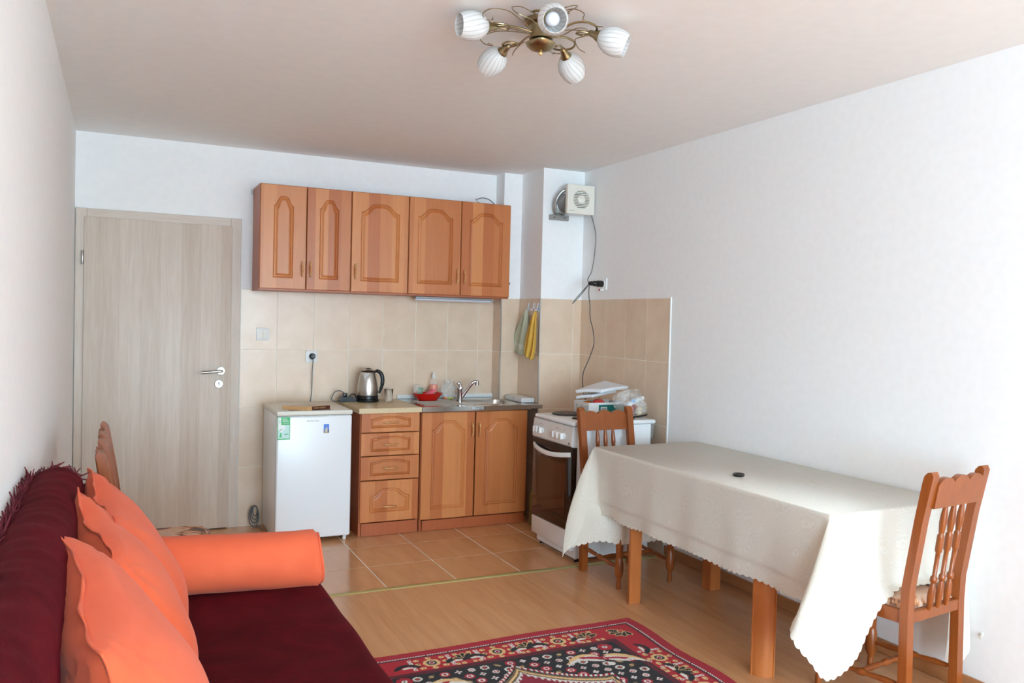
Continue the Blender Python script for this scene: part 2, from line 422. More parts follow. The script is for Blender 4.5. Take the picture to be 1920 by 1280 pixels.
grout(pier_b, X2 - TP, X2, -CB, -CA, 0, 1.594); tiles(pier_b, 'x', X2, -1, [-CA - .006, -CA - .12, -CA - .12 - .223 + .0], ZS)
grout(pier_b, X2 - TP, W, -CB - TP, -CB, 0, 1.594); tiles(pier_b, 'y', -CB, -1, [X2 - .006, 3.262, W], ZS)
grout(wall_right, W - TP, W, -1.584, -CB, 0, 1.594); tiles(wall_right, 'x', W, -1, [-CB - .006, -.572, -.836, -1.088, -1.336, -1.580], ZS)
struct(MB().box(W - .0075, W, -1.592, -1.581, 0, 1.6, .001, 1).build('trim_2', 'ptrim'), 'white edge strip where the right wall tiles end')
struct(MB().box(X1 - .0075, X1 + .001, -CA - .0075, -CA + .001, 0, 1.597, .001, 1).build('trim_3', 'satin'))
struct(MB().box(X2 - .0075, X2 + .001, -CB - .0075, -CB + .001, 0, 1.597, .001, 1).build('trim_4', 'satin'))

# --- door
dr = thing('door_1', 'pale ash laminate interior door with steel lever handle', 'door', (.49, 0, 0)); del dr['category']; dr['kind'] = 'structure'
def dpart(mb, name, m, par=dr): return local(mb.build(name, m), par)
DH, DW = 2.06, .98
dpart(MB().box(.004, .066, -.024, 0, 0, DH, .002, 1), 'door_jamb', 'door')
dpart(MB().box(.914, DW, -.024, 0, 0, DH, .002, 1), 'door_jamb', 'door')
hd = wood('pale_ash_laminate_header', (196, 176, 158), (222, 208, 194), 'x', 1.0, .45)
dpart(MB().box(.0665, .9135, -.024, 0, 1.999, DH, .002, 1), 'door_header', hd)
leaf = dpart(MB().box(.052, .922, -.040, -.0245, .008, 2.006, .003, 2), 'door_leaf', 'door')
dpart(MB().box(.07, .91, -.02, 0, 0, .02), 'gap_shadow', 'dark')
for z in (1.755, .3):
    h = MB(); h.lathe([(.0075, -.042), (.0085, -.04), (.0085, .04), (.0075, .042)], (.044, -.034, z), 12); dpart(h, 'hinge', 'satin')
hn = MB(); RY = Matrix.Rotation(PI / 2, 3, 'X')
hn.lathe([(.026, 0), (.026, .006), (.024, .009), (0, .009)], (.862, -.040, 1.052), 24, RY)
hn.tube(cr([(.862, -.045, 1.052), (.862, -.088, 1.052), (.85, -.096, 1.051), (.80, -.097, 1.048), (.735, -.097, 1.043)], 6), .0095, 12)
dpart(hn, 'door_handle', 'satin', leaf)
ke = MB(); ke.lathe([(.026, 0), (.026, .006), (.024, .009), (0, .009)], (.850, -.040, .966), 24, RY); k1 = dpart(ke, 'keyhole_plate', 'satin', leaf)
kk = MB(); kk.box(.8475, .8525, -.0505, -.048, .955, .972, .001, 1); kk.lathe([(.005, 0), (.005, .002), (0, .002)], (.85, -.0485, .972), 12, RY); dpart(kk, 'keyhole', 'black', leaf)

# ================================================================== KITCHEN UNITS
def arch_panel(mb, x0, x1, z0, z1, y, th, rise, mx, mt, mb_, nose=True):
    """door / drawer front: slab with a routed cathedral panel. Front looks to -y at y; th = thickness"""
    na, ns = 28, 6; ks = .62 if z1 - z0 < .2 else 1.
    def loop(o, yy, outer=False):
        if outer: xl, xr, zb, zs, r = x0 + o, x1 - o, z0 + o, z1 - o, 0
        else: xl, xr, zb, zs, r = x0 + mx + o, x1 - mx - o, z0 + mb_ + o, z1 - mt - rise - o, rise
        P = []
        for i in range(ns): P.append((xl, yy, zb + (zs - zb) * i / ns))
        for i in range(na):
            u = i / na
            w_ = max(0, 1 - abs(2 * u - 1) / .9); q_ = min(1, 1.55 * w_); sh = .72 * q_ * q_ * (3 - 2 * q_) + .28 * (1 - (1 - w_) ** 2)
            P.append((xl + (xr - xl) * u, yy, zs + r * sh))
        for i in range(ns): P.append((xr, yy, zs - (zs - zb) * i / ns))
        for i in range(na): P.append((xr - (xr - xl) * i / na, yy, zb))
        return P
    loops = [loop(0, y + th, True), loop(0, y + .003, True), loop(.003, y, True), loop(0, y), loop(.005 * ks, y + .006), loop(.010 * ks, y + .0015), loop(.014 * ks, y + .001), loop(.019 * ks, y + .0065), loop(.028 * ks, y + .002)]
    n = len(loops[0]); o = mb.add([p for L in loops for p in L], [])
    fs = []
    for i in range(len(loops) - 1):
        for j in range(n): fs.append(tuple(o + q for q in (i * n + j, i * n + (j + 1) % n, (i + 1) * n + (j + 1) % n, (i + 1) * n + j)))
    fs.append(tuple(o + (len(loops) - 1) * n + j for j in range(n))); fs.append(tuple(o + j for j in range(n))[::-1])
    for f in fs: mb.f.append(f); mb.mi.append(mb.m)
def bow_handle(c, vertical, L=.105):
    """bowed pull: gilded spike ends and a wooden spindle grip, standing out to -y from c"""
    m = MB(); n = 14; pts = []; rr = []
    for i in range(n + 1):
        u = i / n * 2 - 1; s = u * L / 2; out = .024 * (1 - u * u) ** .6 if abs(u) < 1 else 0
        pts.append((c[0], c[1] - out, c[2] + s) if vertical else (c[0] + s, c[1] - out, c[2]))
        rr.append(.002 + .0058 * (1 - u * u) ** 1.1)
    a = pts[4:11]
    m.m = 0; m.tube(a, rr[4:11], 10)
    m.m = 1; m.tube(pts[:5], rr[:5], 10); m.tube(pts[10:], rr[10:], 10)
    return m
def cabinet_door(par, x0, x1, z0, z1, y, hx, hz, rise=.05, mx=.065, mt=.06, mb_=.065, vertical=True, name='door'):
    d = MB(); arch_panel(d, x0 + .0015, x1 - .0015, z0, z1, y, .018, rise, mx, mt, mb_)
    o = local(d.build(name, 'cab', smooth=8), par)
    local(bow_handle((hx, y, hz), vertical).build('handle', ['cabh', 'gold']), o)
    return o
def carcass(par, x0, x1, z0, z1, yb, yf, m='cabs'):
    c = MB(); t = .017
    c.box(x0, x0 + t, yf, yb, z0, z1, .001, 1).box(x1 - t, x1, yf, yb, z0, z1, .001, 1).box(x0 + t, x1 - t, yf, yb, z0, z0 + t).box(x0 + t, x1 - t, yf, yb, z1 - t, z1).box(x0 + t, x1 - t, yb - .004, yb, z0 + t, z1 - t)
    return local(c.build('body', m), par)
UZ0, UZ1, UY = 1.588, 2.27, -.31
def wall_cabinet(x0, x1, nd, label, hs):
    t = thing('wall_cabinet', label, 'cabinet', ((x0 + x1) / 2, 0, UZ0), 0, 'wall cabinets above the worktop')
    carcass(t, x0, x1, UZ0, UZ1, -.002 if UZ0 > 1.6 else -.006, UY + .0185)
    w = (x1 - x0) / nd
    for k in range(nd):
        a, b = x0 + w * k + .001, x0 + w * (k + 1) - .001
        cabinet_door(t, a, b, UZ0 + .012, UZ1 - .004, UY, (b - .026) if hs[k] else (a + .026), UZ0 + .145, .058, .062 + .02 * (w < .35), .07, .07)
wall_cabinet(1.056, 1.647, 2, 'leftmost wall cabinet with two narrow arched doors', (1, 0))
wall_cabinet(1.649, 2.048, 1, 'single door wall cabinet between the two double door ones', (0,))
wall_cabinet(2.050, 2.826, 2, 'rightmost wall cabinet with two wide arched doors over the sink', (1, 0))
# base units
BY = -.563; WZ = .84
t = thing('drawer_unit', 'alder base unit with four drawers beside the small fridge', 'cabinet', (1.87, 0, 0), 0, 'base units along the back wall')
carcass(t, 1.667, 2.074, .0, .808, -.006, BY + .0185)
local(MB().box(1.685, 2.056, BY + .004, BY + .022, .002, .085, .001, 1).build('plinth', 'cabs'), t)
for k, (a, b) in enumerate(((.680, .806), (.527, .675), (.368, .522), (.092, .362))):
    cabinet_door(t, 1.670, 2.071, a, b, BY, 1.872, (a + b) / 2 - (0 if k < 3 else .035), .016 if k < 3 else .05, .064, .020 if k < 3 else .05, .028 if k < 3 else .06, False, 'drawer')
wt = MB(); wt.prism([(1.650, -.586), (2.075, -.586), (2.075, -.0065), (1.650, -.0065), (1.640, -.03), (1.640, -.30)], 'z', WZ - .032, WZ)
tag(wt.build('worktop', 'worktop', smooth=20), 'beige laminate worktop over the drawer unit', 'worktop')
t = thing('sink_cabinet', 'alder base unit with two arched doors under the steel sink', 'cabinet', (2.48, 0, 0), 0, 'base units along the back wall')
carcass(t, 2.082, 2.876, .0, .806, -.006, BY + .0185)
local(MB().box(2.10, 2.858, BY + .002, BY + .022, .002, .072, .001, 1).build('plinth', 'cabs'), t)
cabinet_door(t, 2.084, 2.471, .078, .80, BY, 2.448, .675, .062, .07, .055, .065)
cabinet_door(t, 2.477, 2.874, .078, .80, BY, 2.500, .675, .062, .07, .055, .065)
# sink top: steel sheet with drainer ribs and an oval-cornered bowl
t = thing('steel_sink', 'stainless steel sink top with drainer and bowl', 'sink', (2.48, -.3, .806))
def rr_loop(cx, cy, hx, hy, r, n=8, m=6):
    """rounded rectangle, n points per corner and m - 1 more along each straight side"""
    A = []
    for q, (sx, sy) in enumerate(((1, 1), (-1, 1), (-1, -1), (1, -1))):
        A.append([(cx + sx * (hx - r) + r * math.cos(PI / 2 * (q + i / (n - 1))), cy + sy * (hy - r) + r * math.sin(PI / 2 * (q + i / (n - 1)))) for i in range(n)])
    P = []
    for q in range(4):
        P += A[q]; (ax, ay), (bx_, by_) = A[q][-1], A[(q + 1) % 4][0]
        P += [(ax + (bx_ - ax) * k / m, ay + (by_ - ay) * k / m) for k in range(1, m)]
    return P
bx, by, bhx, bhy = 2.665, -.335, .172, .165
s_ = MB(); nl = 52
outer = []
x0, x1, y0, y1 = 2.079, 2.884, -.588, -.0065
for (x, y) in rr_loop(bx, by, bhx, bhy, .06):   # project each rim point to the plate border
    dx, dy = x - bx, y - by; kx = ((x1 - bx) if dx > 0 else (x0 - bx)) / dx if abs(dx) > 1e-6 else 1e9; ky = ((y1 - by) if dy > 0 else (y0 - by)) / dy if abs(dy) > 1e-6 else 1e9
    k = min(kx, ky); outer.append((bx + dx * k, by + dy * k))
loops = [[(x, y, WZ) for x, y in outer], [(x, y, WZ) for x, y in rr_loop(bx, by, bhx + .016, bhy + .016, .068)], [(x, y, WZ) for x, y in rr_loop(bx, by, bhx + .01, bhy + .01, .065)], [(x, y, WZ - .004) for x, y in rr_loop(bx, by, bhx, bhy, .06)], [(x, y, WZ - .10) for x, y in rr_loop(bx, by, bhx - .012, bhy - .012, .055)], [(x, y, WZ - .125) for x, y in rr_loop(bx, by, bhx - .035, bhy - .035, .045)]]
o = s_.add([p for L in loops for p in L], [])
for i in range(len(loops) - 1):
    for j in range(nl): s_.f.append(tuple(o + q for q in (i * nl + j, i * nl + (j + 1) % nl, (i + 1) * nl + (j + 1) % nl, (i + 1) * nl + j))); s_.mi.append(0)
s_.f.append(tuple(o + 5 * nl + j for j in range(nl))); s_.mi.append(0)
for (a, b) in (((x0, y0), (x1, y0)), ((x1, y0), (x1, y1)), ((x1, y1), (x0, y1)), ((x0, y1), (x0, y0))):
    s_.add([(a[0], a[1], WZ), (b[0], b[1], WZ), (b[0], b[1], WZ - .032), (a[0], a[1], WZ - .032)], [(0, 1, 2, 3)])
for i in range(nl):
    a, b = outer[i], outer[(i + 1) % nl]
    if abs(a[0] - b[0]) > 1e-5 and abs(a[1] - b[1]) > 1e-5:
        c = (a[0] if abs(a[0] - x0) < 1e-5 or abs(a[0] - x1) < 1e-5 else b[0], a[1] if abs(a[1] - y0) < 1e-5 or abs(a[1] - y1) < 1e-5 else b[1])
        s_.add([(a[0], a[1], WZ), (c[0], c[1], WZ), (b[0], b[1], WZ)], [(0, 1, 2)])
local(s_.build('sink_plate', mat('polished_sink_steel', (198, 194, 188), .17, 1.), smooth=40), t)
for k in range(5):
    yy = -.47 + k * .075; local(MB().tube([(2.13, yy, WZ - .001), (2.15, yy, WZ + .0015), (2.42, yy, WZ + .0015), (2.44, yy, WZ - .001)], .004, 8).build('drainer_rib', 'steel'), t)
local(MB().lathe([(.022, 0), (.022, .002), (.016, .003), (0, .001)], (bx, by, WZ - .125), 20).build('drain', 'chrome'), t)
local(MB().box(2.081, 2.884, -.022, -.0065, WZ + .0002, WZ + .03, .003, 1).build('upstand', 'ptrim'), t)
lab = mat('printed_label', (228, 226, 222), .5)
lb = local(MB().box(2.43, 2.52, -.5905, -.589, WZ - .022, WZ - .002).build('protective_film', 'bag'), t)
lb2 = local(MB().box(2.425, 2.475, -.530, -.500, WZ + .0004, WZ + .0012).build('sticker', lab), t)
# faucet
t = thing('faucet', 'chrome mixer tap with swivel spout on the sink', 'faucet', (2.50, -.20, WZ))
fx, fy = 2.50, -.20
f_ = MB(); f_.lathe([(.026, 0), (.026, .006), (.021, .010), (.021, .075), (.024, .082), (.022, .092), (0, .096)], (fx, fy, WZ + .0003), 20); local(f_.build('body', 'chrome'), t)
f_ = MB(); f_.tube(cr([(fx + .01, fy - .005, WZ + .02), (fx + .045, fy - .02, WZ + .075), (fx + .075, fy - .035, WZ + .122), (fx + .095, fy - .042, WZ + .138), (fx + .118, fy - .05, WZ + .136)], 5), .0115, 12)
f_.lathe([(.014, 0), (.014, .03), (.011, .034), (0, .034)], (fx + .112, fy - .048, WZ + .112), 16); local(f_.build('spout', 'chrome'), t)
f_ = MB(); f_.tube(cr([(fx + .006, fy, WZ + .093), (fx - .006, fy, WZ + .118), (fx - .022, fy + .004, WZ + .132)], 4), [.014] * 4 + [.012] * 3 + [.01, .008], 10); local(f_.build('lever', 'chrome'), t)
local(MB().lathe([(.004, 0), (.004, .002), (0, .002)], (fx + .004, fy - .0205, WZ + .06), 10, RY).build('hot_mark', mat('red_dot', (200, 30, 30), .4)), t)
# grey filler ledge in the corner niche, white flat box on it
tag(MB().box(2.886, X2 - .0065, -.575, -CA - .008, WZ - .03, WZ - .002, .002, 1).build('filler_ledge', 'steel'), 'narrow grey ledge filling the gap right of the sink', 'shelf')
t = thing('flat_box', 'flat white cardboard box lying behind the sink', 'box', (2.9, -.3, WZ))
local(MB().box(2.872, 2.978, -.46, -.18, WZ + .0006, WZ + .034, .003, 1).build('box_body', 'whitep'), t)
local(MB().box(2.8715, 2.9785, -.335, -.325, WZ + .0005, WZ + .0347).build('tape', mat('clear_tape', (205, 203, 198), .3)), t)

# ================================================================== FRIDGE
t = thing('fridge', 'small white under-counter fridge left of the drawer unit', 'fridge', (1.37, -.3, 0))
FX0, FX1, FYF = 1.136, 1.606, -.582
local(MB().box(FX0 + .004, FX1 - .004, FYF + .052, -.045, .025, .805, .006, 2).build('body', 'fridge'), t)
fd = local(MB().box(FX0, FX1, FYF, FYF + .048, .028, .803, .012, 3).build('door', 'fridge'), t)
local(MB().box(FX0 - .002, FX1 + .002, FYF - .004, -.04, .806, .836, .008, 2).build('top_plate', 'cream'), t)
local(MB().box(FX0 + .006, FX1 - .006, FYF + .0485, FYF + .0515, .03, .80).build('door_seal', mat('grey_seal', (120, 120, 120), .7)), t)
g_ = MB(); g_.prism([(FX0 + .14, .8062), (FX1 - .14, .8062), (FX1 - .17, .799), (FX0 + .17, .799)], 'y', FYF - .0045, FYF - .001); local(g_.build('grip_recess', mat('grip_grey', (196, 196, 192), .4)), fd)
for (x, y) in ((1.17, -.55), (1.575, -.55), (1.592, -.50), (1.17, -.09), (1.57, -.09)):
    local(MB().lathe([(.012, 0), (.012, .012), (.008, .014), (.008, .028)], (x, y, 0.0003), 12).build('foot', 'whitep'), t)
text('brand_lettering', 'diplomat', .018, mat('silver_print', (150, 152, 154), .3, .6), (1.355, FYF - .0006, .772), (PI / 2, 0, 0), fd, sx=1.25)
# sticker
SG, SW, SA = mat('sticker_green', (70, 186, 112), .4), mat('sticker_white', (232, 238, 234), .4), mat('sticker_aqua', (196, 228, 220), .4)
st = local(MB().box(1.139, 1.216, FYF - .0008, FYF - .0001, .660, .800).build('energy_sticker', SG), fd)
st['label'] = 'green and white sticker with a small cook figure'
yy = FYF - .0012
local(MB().prism([(1.143, .667), (1.212, .667), (1.212, .752), (1.162, .752), (1.162, .796), (1.143, .796)], 'y', yy, FYF - .0009).build('sticker_field', SA), st)
local(MB().prism([(1.1435, .72), (1.185, .72), (1.185, .752), (1.162, .752), (1.162, .796), (1.1435, .796)], 'y', yy - .0002, yy - .0001).build('sticker_field', SW), st)
text('sticker_lettering', 'ECO', .014, SW, (1.170, yy, .786), (PI / 2, 0, 0), st, .0003, 'LEFT'); text('sticker_lettering', 'FREON', .014, SW, (1.170, yy, .774), (PI / 2, 0, 0), st, .0003, 'LEFT', .86)
text('sticker_lettering', 'TECHNOLOGY', .006, SW, (1.170, yy, .762), (PI / 2, 0, 0), st, .0003, 'LEFT')
for k in range(4): local(MB().lathe([(.0045, 0), (.0045, .0006), (0, .0006)], (1.155 + .012 * (k % 2) - .003, yy - .0003, .768 + .010 * (k // 2)), 10, RY).build('sticker_clover', SG if k % 2 else mat('clover_grey', (190, 200, 195), .5)), st)
fg = MB(); fg.prism([(1.151, .676), (1.167, .676), (1.164, .690), (1.163, .703), (1.157, .704), (1.154, .692)], 'y', yy - .0006, yy - .0004); local(fg.build('cook_figure', SG), st)
fg = MB(); fg.lathe([(.008, 0), (.008, .0004), (0, .0004)], (1.163, yy - .0004, .714), 14, RY); local(fg.build('cook_head', SW), st)
fg = MB(); fg.tube(cr([(1.155, yy - .0006, .716), (1.159, yy - .0006, .723), (1.169, yy - .0006, .725)], 4), .0013, 6); local(fg.build('cook_hat_line', 'black'), st)
fg = MB(); fg.prism([(1.180, .690), (1.205, .693), (1.206, .696), (1.192, .697), (1.181, .694)], 'y', yy - .0006, yy - .0004); local(fg.build('cook_pan', mat('deep_green', (40, 150, 110), .4)), st)
mg = thing('fridge_magnet', 'small photo magnet of a church against blue sky on the fridge', 'magnet', (1.441, FYF, .72))
local(MB().box(1.4245, 1.4575, FYF - .003, FYF - .0004, .692, .748, .0006, 1).build('magnet_plate', mat('magnet_blue', (66, 128, 226), .25)), mg)
y2 = FYF - .0034
local(MB().box(1.425, 1.457, y2, FYF - .0031, .6925, .7145).build('tree_line', mat('magnet_dark', (58, 60, 62), .3)), mg)
local(MB().prism([(1.430, .714), (1.436, .722), (1.441, .729), (1.4435, .743), (1.446, .729), (1.449, .722), (1.449, .697), (1.430, .697)], 'y', y2 - .0003, y2 - .0001).build('church_front', mat('magnet_stone', (190, 186, 178), .3)), mg)
local(MB().box(1.427, 1.455, y2 - .0005, y2 - .0002, .693, .698).build('caption_strip', mat('magnet_gold', (190, 160, 95), .3)), mg)
# chocolate box on the fridge
bx_ = thing('chocolate_box', 'long brown and tan confectionery box on the fridge top', 'box', (1.34, -.47, .8364), .0)
pt = [(-.155, -.005), (-.02, -.115), (.135, -.055), (.02, .075)]
BT, BB, BTOP = mat('box_tan', (206, 160, 110), .4), mat('box_brown', (86, 38, 24), .35), mat('box_top', (206, 190, 164), .4)
def quadside(a, b, z0, z1, name, m):
    q = MB(); d = Vector((b[0] - a[0], b[1] - a[1], 0)).normalized(); nn = Vector((d.y, -d.x, 0)) * .0012
    q.add([(a[0], a[1], z0), (b[0], b[1], z0), (b[0], b[1], z1), (a[0], a[1], z1)] + [(p[0] - nn.x, p[1] - nn.y, z) for p, z in ((a, z0), (b, z0), (b, z1), (a, z1))], [(0, 1, 2, 3), (7, 6, 5, 4), (0, 4, 5, 1), (1, 5, 6, 2), (2, 6, 7, 3), (3, 7, 4, 0)])
    return q.build(name, m, bx_)
k_ = MB(); k_.prism([(p[0] * .985, p[1] * .985) for p in pt], 'z', .0005, .024); k_.build('box_lid', BTOP, bx_)
quadside(pt[0], pt[1], .001, .0245, 'long_side', BT)
mid = (pt[1][0] + (pt[2][0] - pt[1][0]) * .2, pt[1][1] + (pt[2][1] - pt[1][1]) * .2)
quadside(pt[1], mid, .001, .0245, 'end_flap', BT); quadside(mid, pt[2], .001, .0245, 'printed_side', BB)
ang = math.atan2(pt[2][1] - pt[1][1], pt[2][0] - pt[1][0])
tx = text('box_lettering', 'TENERO DESSERT', .0115, 'gold', (0, 0, 0), (PI / 2, 0, ang), None, .0004); tx.parent = bx_
tx.location = (mid[0] + (pt[2][0] - mid[0]) * .42 + .0012 * math.sin(ang), mid[1] + (pt[2][1] - mid[1]) * .42 - .0014, .013)
tag(MB().box(1.215, 1.475, -.56, -.40, .8363, .8367).build('leaflet', mat('leaflet_paper', (150, 128, 110), .6)), 'thin brown leaflet under the confectionery box on the fridge', 'paper')

# ================================================================== THINGS ON THE WORKTOP
Z = WZ + .0004
t = thing('kettle', 'brushed steel electric kettle with black handle on the worktop', 'kettle', (1.825, -.15, Z))
kx, ky = 1.825, -.15
local(MB().lathe([(.076, 0), (.078, .004), (.078, .016), (.072, .018)], (kx, ky, Z), 32).build('power_base', 'black'), t)
local(MB().lathe([(.071, .018), (.074, .022), (.074, .044), (.072, .046)], (kx, ky, Z), 32).build('lower_ring', 'black'), t)
kb = MB(); kb.lathe([(.072, .046), (.0735, .055), (.073, .08), (.0705, .11), (.066, .14), (.060, .168), (.053, .192), (.046, .206), (.044, .208)], (kx, ky, Z), 40); local(kb.build('body', 'steel', smooth=60), t)
ld = local(MB().lathe([(.046, .208), (.047, .212), (.043, .216)], (kx, ky, Z), 32).build('lid', 'black'), t)
local(MB().lathe([(.043, .216), (.036, .224), (.022, .229)], (kx, ky, Z), 32).build('lid_plate', 'steel', smooth=60), ld)
local(MB().lathe([(.022, .229), (.018, .233), (.008, .235), (0, .235)], (kx, ky, Z), 24).build('lid_knob', 'black'), ld)
sp = MB(); ax = Vector((-.45, -.62, 0)).normalized(); sd = Vector((-ax.y, ax.x, 0))
def kp(o, s_, z): q = Vector((kx, ky, Z + z)) + ax * o + sd * s_; return (q.x, q.y, q.z)
sp.add([kp(.044, -.030, .203), kp(.044, .030, .203), kp(.075, 0, .207), kp(.062, 0, .140), kp(.05, -.02, .175), kp(.05, .02, .175)], [(0, 1, 2), (0, 2, 3), (2, 1, 3), (0, 3, 4), (1, 5, 3), (0, 4, 5, 1)]); local(sp.build('spout', mat('satin_spout', (225, 225, 225), .4, .6), smooth=10), t)
hd_ = Vector((.94, -.34, 0)).normalized()
def kh(o, z): return (kx + hd_.x * o, ky + hd_.y * o, Z + z)
local(MB().tube(cr([kh(.044, .208), kh(.066, .214), kh(.088, .200), kh(.100, .170), kh(.101, .130), kh(.093, .095), kh(.080, .060)], 5), [.009] * 4 + [.0125] * 6 + [.014] * 12 + [.011] * 5 + [.008] * 4, 12).build('handle', 'black'), t)
t = thing('power_adapter', 'black power strip block and cable left of the kettle', 'adapter', (1.69, -.13, Z))
a_ = MB(); a_.prism([(-.062, 0), (.052, 0), (.052, .02), (.035, .034), (-.045, .034), (-.062, .012)], 'y', -.16, -.09); a_.v = [(x + 1.69, y, z + Z) for x, y, z in a_.v]
local(a_.build('strip_block', 'black', smooth=20), t)
local(MB().box(1.652, 1.682, -.15, -.11, Z + .034, Z + .062, .006, 2, Matrix.Rotation(.25, 3, 'Y'), (1.667, -.13, Z + .04)).build('plug', 'black'), t)
local(MB().tube(cr([(1.70, -.13, Z + .036), (1.722, -.13, Z + .052), (1.742, -.13, Z + .046), (1.748, -.135, Z + .02), (1.738, -.14, Z + .006)], 6), .0042, 8).build('kettle_cord', 'cordb'), t)
local(MB().tube(cr([(1.662, -.12, Z + .063), (1.645, -.09, Z + .072), (1.618, -.06, Z + .062), (1.600, -.045, Z + .02), (1.606, -.05, Z - .002), (1.63, -.11, Z + .004)], 6), .0032, 8).build('thin_cord', 'cord'), t)
t = thing('drinking_glass', 'empty clear tumbler beside the kettle', 'glass', (1.972, -.17, Z))
tag(t, 'empty clear tumbler standing right of the kettle', 'glass')
local(MB().lathe([(0, .0), (.024, .0), (.026, .003), (.032, .088), (.0305, .089), (.0295, .088), (.024, .010), (0, .009)], (1.972, -.17, Z), 28, cap=False).build('glass_body', 'glass', smooth=50), t)
# red bowl with sponges
RED = mat('red_plastic', (222, 24, 14), .25)
t = thing('red_bowl', 'shallow red plastic bowl on the drainer', 'bowl', (2.262, -.165, Z))
bo = MB(); n = 36; prof = [(.62, 0), (.66, .004), (.80, .025), (.98, .050), (1.0, .052), (.97, .052), (.78, .027), (.62, .007)]
P = [[(2.262 + .113 * r * math.cos(2 * PI * i / n), -.165 + .085 * r * math.sin(2 * PI * i / n), Z + .0018 + h) for r, h in prof] for i in range(n)]
bo.grid(P, n, len(prof), True); bo.f.append(tuple(i * len(prof) for i in range(n))); bo.mi.append(0); bo.f.append(tuple(i * len(prof) + 7 for i in range(n))); bo.mi.append(0)
local(bo.build('bowl_body', RED, smooth=50), t)
PINK, GREEN = speckled('pink_sponge', (236, 108, 128), .9, 12, 120, .3), speckled('green_scourer', (54, 138, 90), .95, 14, 160, .4)
t = thing('sponge', 'pink kitchen sponge leaning in the red bowl', 'sponge', (2.28, -.165, Z + .03))
Rm = Matrix.Rotation(-.5, 3, 'Y') @ Matrix.Rotation(.3, 3, 'Z')
local(MB().box(2.225, 2.315, -.195, -.14, Z + .036, Z + .064, .006, 2, Rm, (2.275, -.165, Z + .048)).build('sponge_body', PINK), t)
local(MB().box(2.225, 2.315, -.195, -.14, Z + .028, Z + .0355, .002, 1, Rm, (2.275, -.165, Z + .048)).build('scouring_layer', GREEN), t)
t = thing('wrapped_scourer', 'green scouring pad in a clear wrapper at the left of the red bowl', 'sponge', (2.20, -.15, Z + .03))
local(MB().box(2.192, 2.226, -.165, -.14, Z + .025, Z + .092, .004, 2, Matrix.Rotation(.12, 3, 'Y'), (2.21, -.15, Z + .04)).build('scourer', GREEN), t)
wrp = MB(); n = 20
P = [[(2.195 + r * .032 * math.cos(2 * PI * i / n) * (1 + .1 * math.sin(3 * i)), -.150 + r * .024 * math.sin(2 * PI * i / n), Z + h) for r, h in ((.6, .02), (1.05, .045), (1.15, .075), (.95, .105), (.5, .116), (.1, .112))] for i in range(n)]
wrp.grid(P, n, 6, True); local(wrp.build('wrapper', 'bag', smooth=80), t)
# dish soap
t = thing('dish_soap_bottle', 'clear bottle of orange dish soap with white cap', 'bottle', (2.345, -.06, Z))
SO = mat('orange_liquid', (244, 112, 60), .2)
local(MB().lathe([(.028, .0), (.031, .004), (.032, .06), (.030, .105), (0, .105)], (2.345, -.06, Z), 24).build('liquid', SO, smooth=50), t)
local(MB().lathe([(.0, -.0002), (.029, -.0002), (.033, .004), (.034, .07), (.032, .115), (.024, .142), (.013, .152), (.012, .156)], (2.345, -.06, Z), 24, cap=False).build('bottle_body', 'bottle', smooth=50), t)
local(MB().lathe([(.014, .154), (.015, .156), (.014, .172), (.007, .175), (.0065, .182), (.008, .184), (.007, .194), (0, .196)], (2.345, -.06, Z), 18).build('cap', 'whitep'), t)
local(MB().lathe([(.0332, .03), (.0335, .034), (.0335, .08), (.0332, .084)], (2.345, -.06, Z), 24, cap=False).build('label_band', mat('soap_label', (240, 120, 84), .4)), t)
# crumpled clear bag
def bag(name, label, c, rx, ry, h, seed, extra=None, m='bag'):
    rg = random.Random(seed); b = MB(); n, k = 30, 12; ph = [rg.random() * 6 for _ in range(6)]; P = []
    for i in range(n):
        a = 2 * PI * i / n; row = []
        for j in range(k):
            u = j / (k - 1); r = math.sin(PI * min(1, .12 + u * .8)) ** .6 if u < .8 else (.55 - .9 * (u - .8)) + .35
            w = 1 + .16 * math.sin(3 * a + ph[0] + 4 * u) + .1 * math.sin(7 * a + ph[1] - 9 * u) + .06 * math.sin(13 * a + ph[2] + 14 * u)
            row.append((c[0] + rx * r * w * math.cos(a) + .02 * u * math.sin(ph[3]), c[1] + ry * r * w * math.sin(a), c[2] + .001 + h * u * (1 + .10 * math.sin(2 * a + ph[4]) * u)))
        P.append(row)
    b.grid(P, n, k, True); t = thing(name, label, 'bag', c); local(b.build('bag_film', m, smooth=70), t); return t
t = bag('plastic_bag', 'crumpled clear plastic bag standing on the sink by the tap', (2.425, -.13, Z), .055, .045, .135, 4)
for k, (dx, dy, cl) in enumerate(((-.02, -.02, (224, 130, 80)), (.012, -.03, (170, 188, 90)), (.03, -.012, (214, 190, 120)))):
    local(MB().lathe([(0, 0), (.013, .003), (.017, .010), (.012, .018), (0, .021)], (2.425 + dx, -.13 + dy, Z + .001), 12).build('food_scrap', mat('scrap_%d' % k, cl, .6), smooth=60), t)

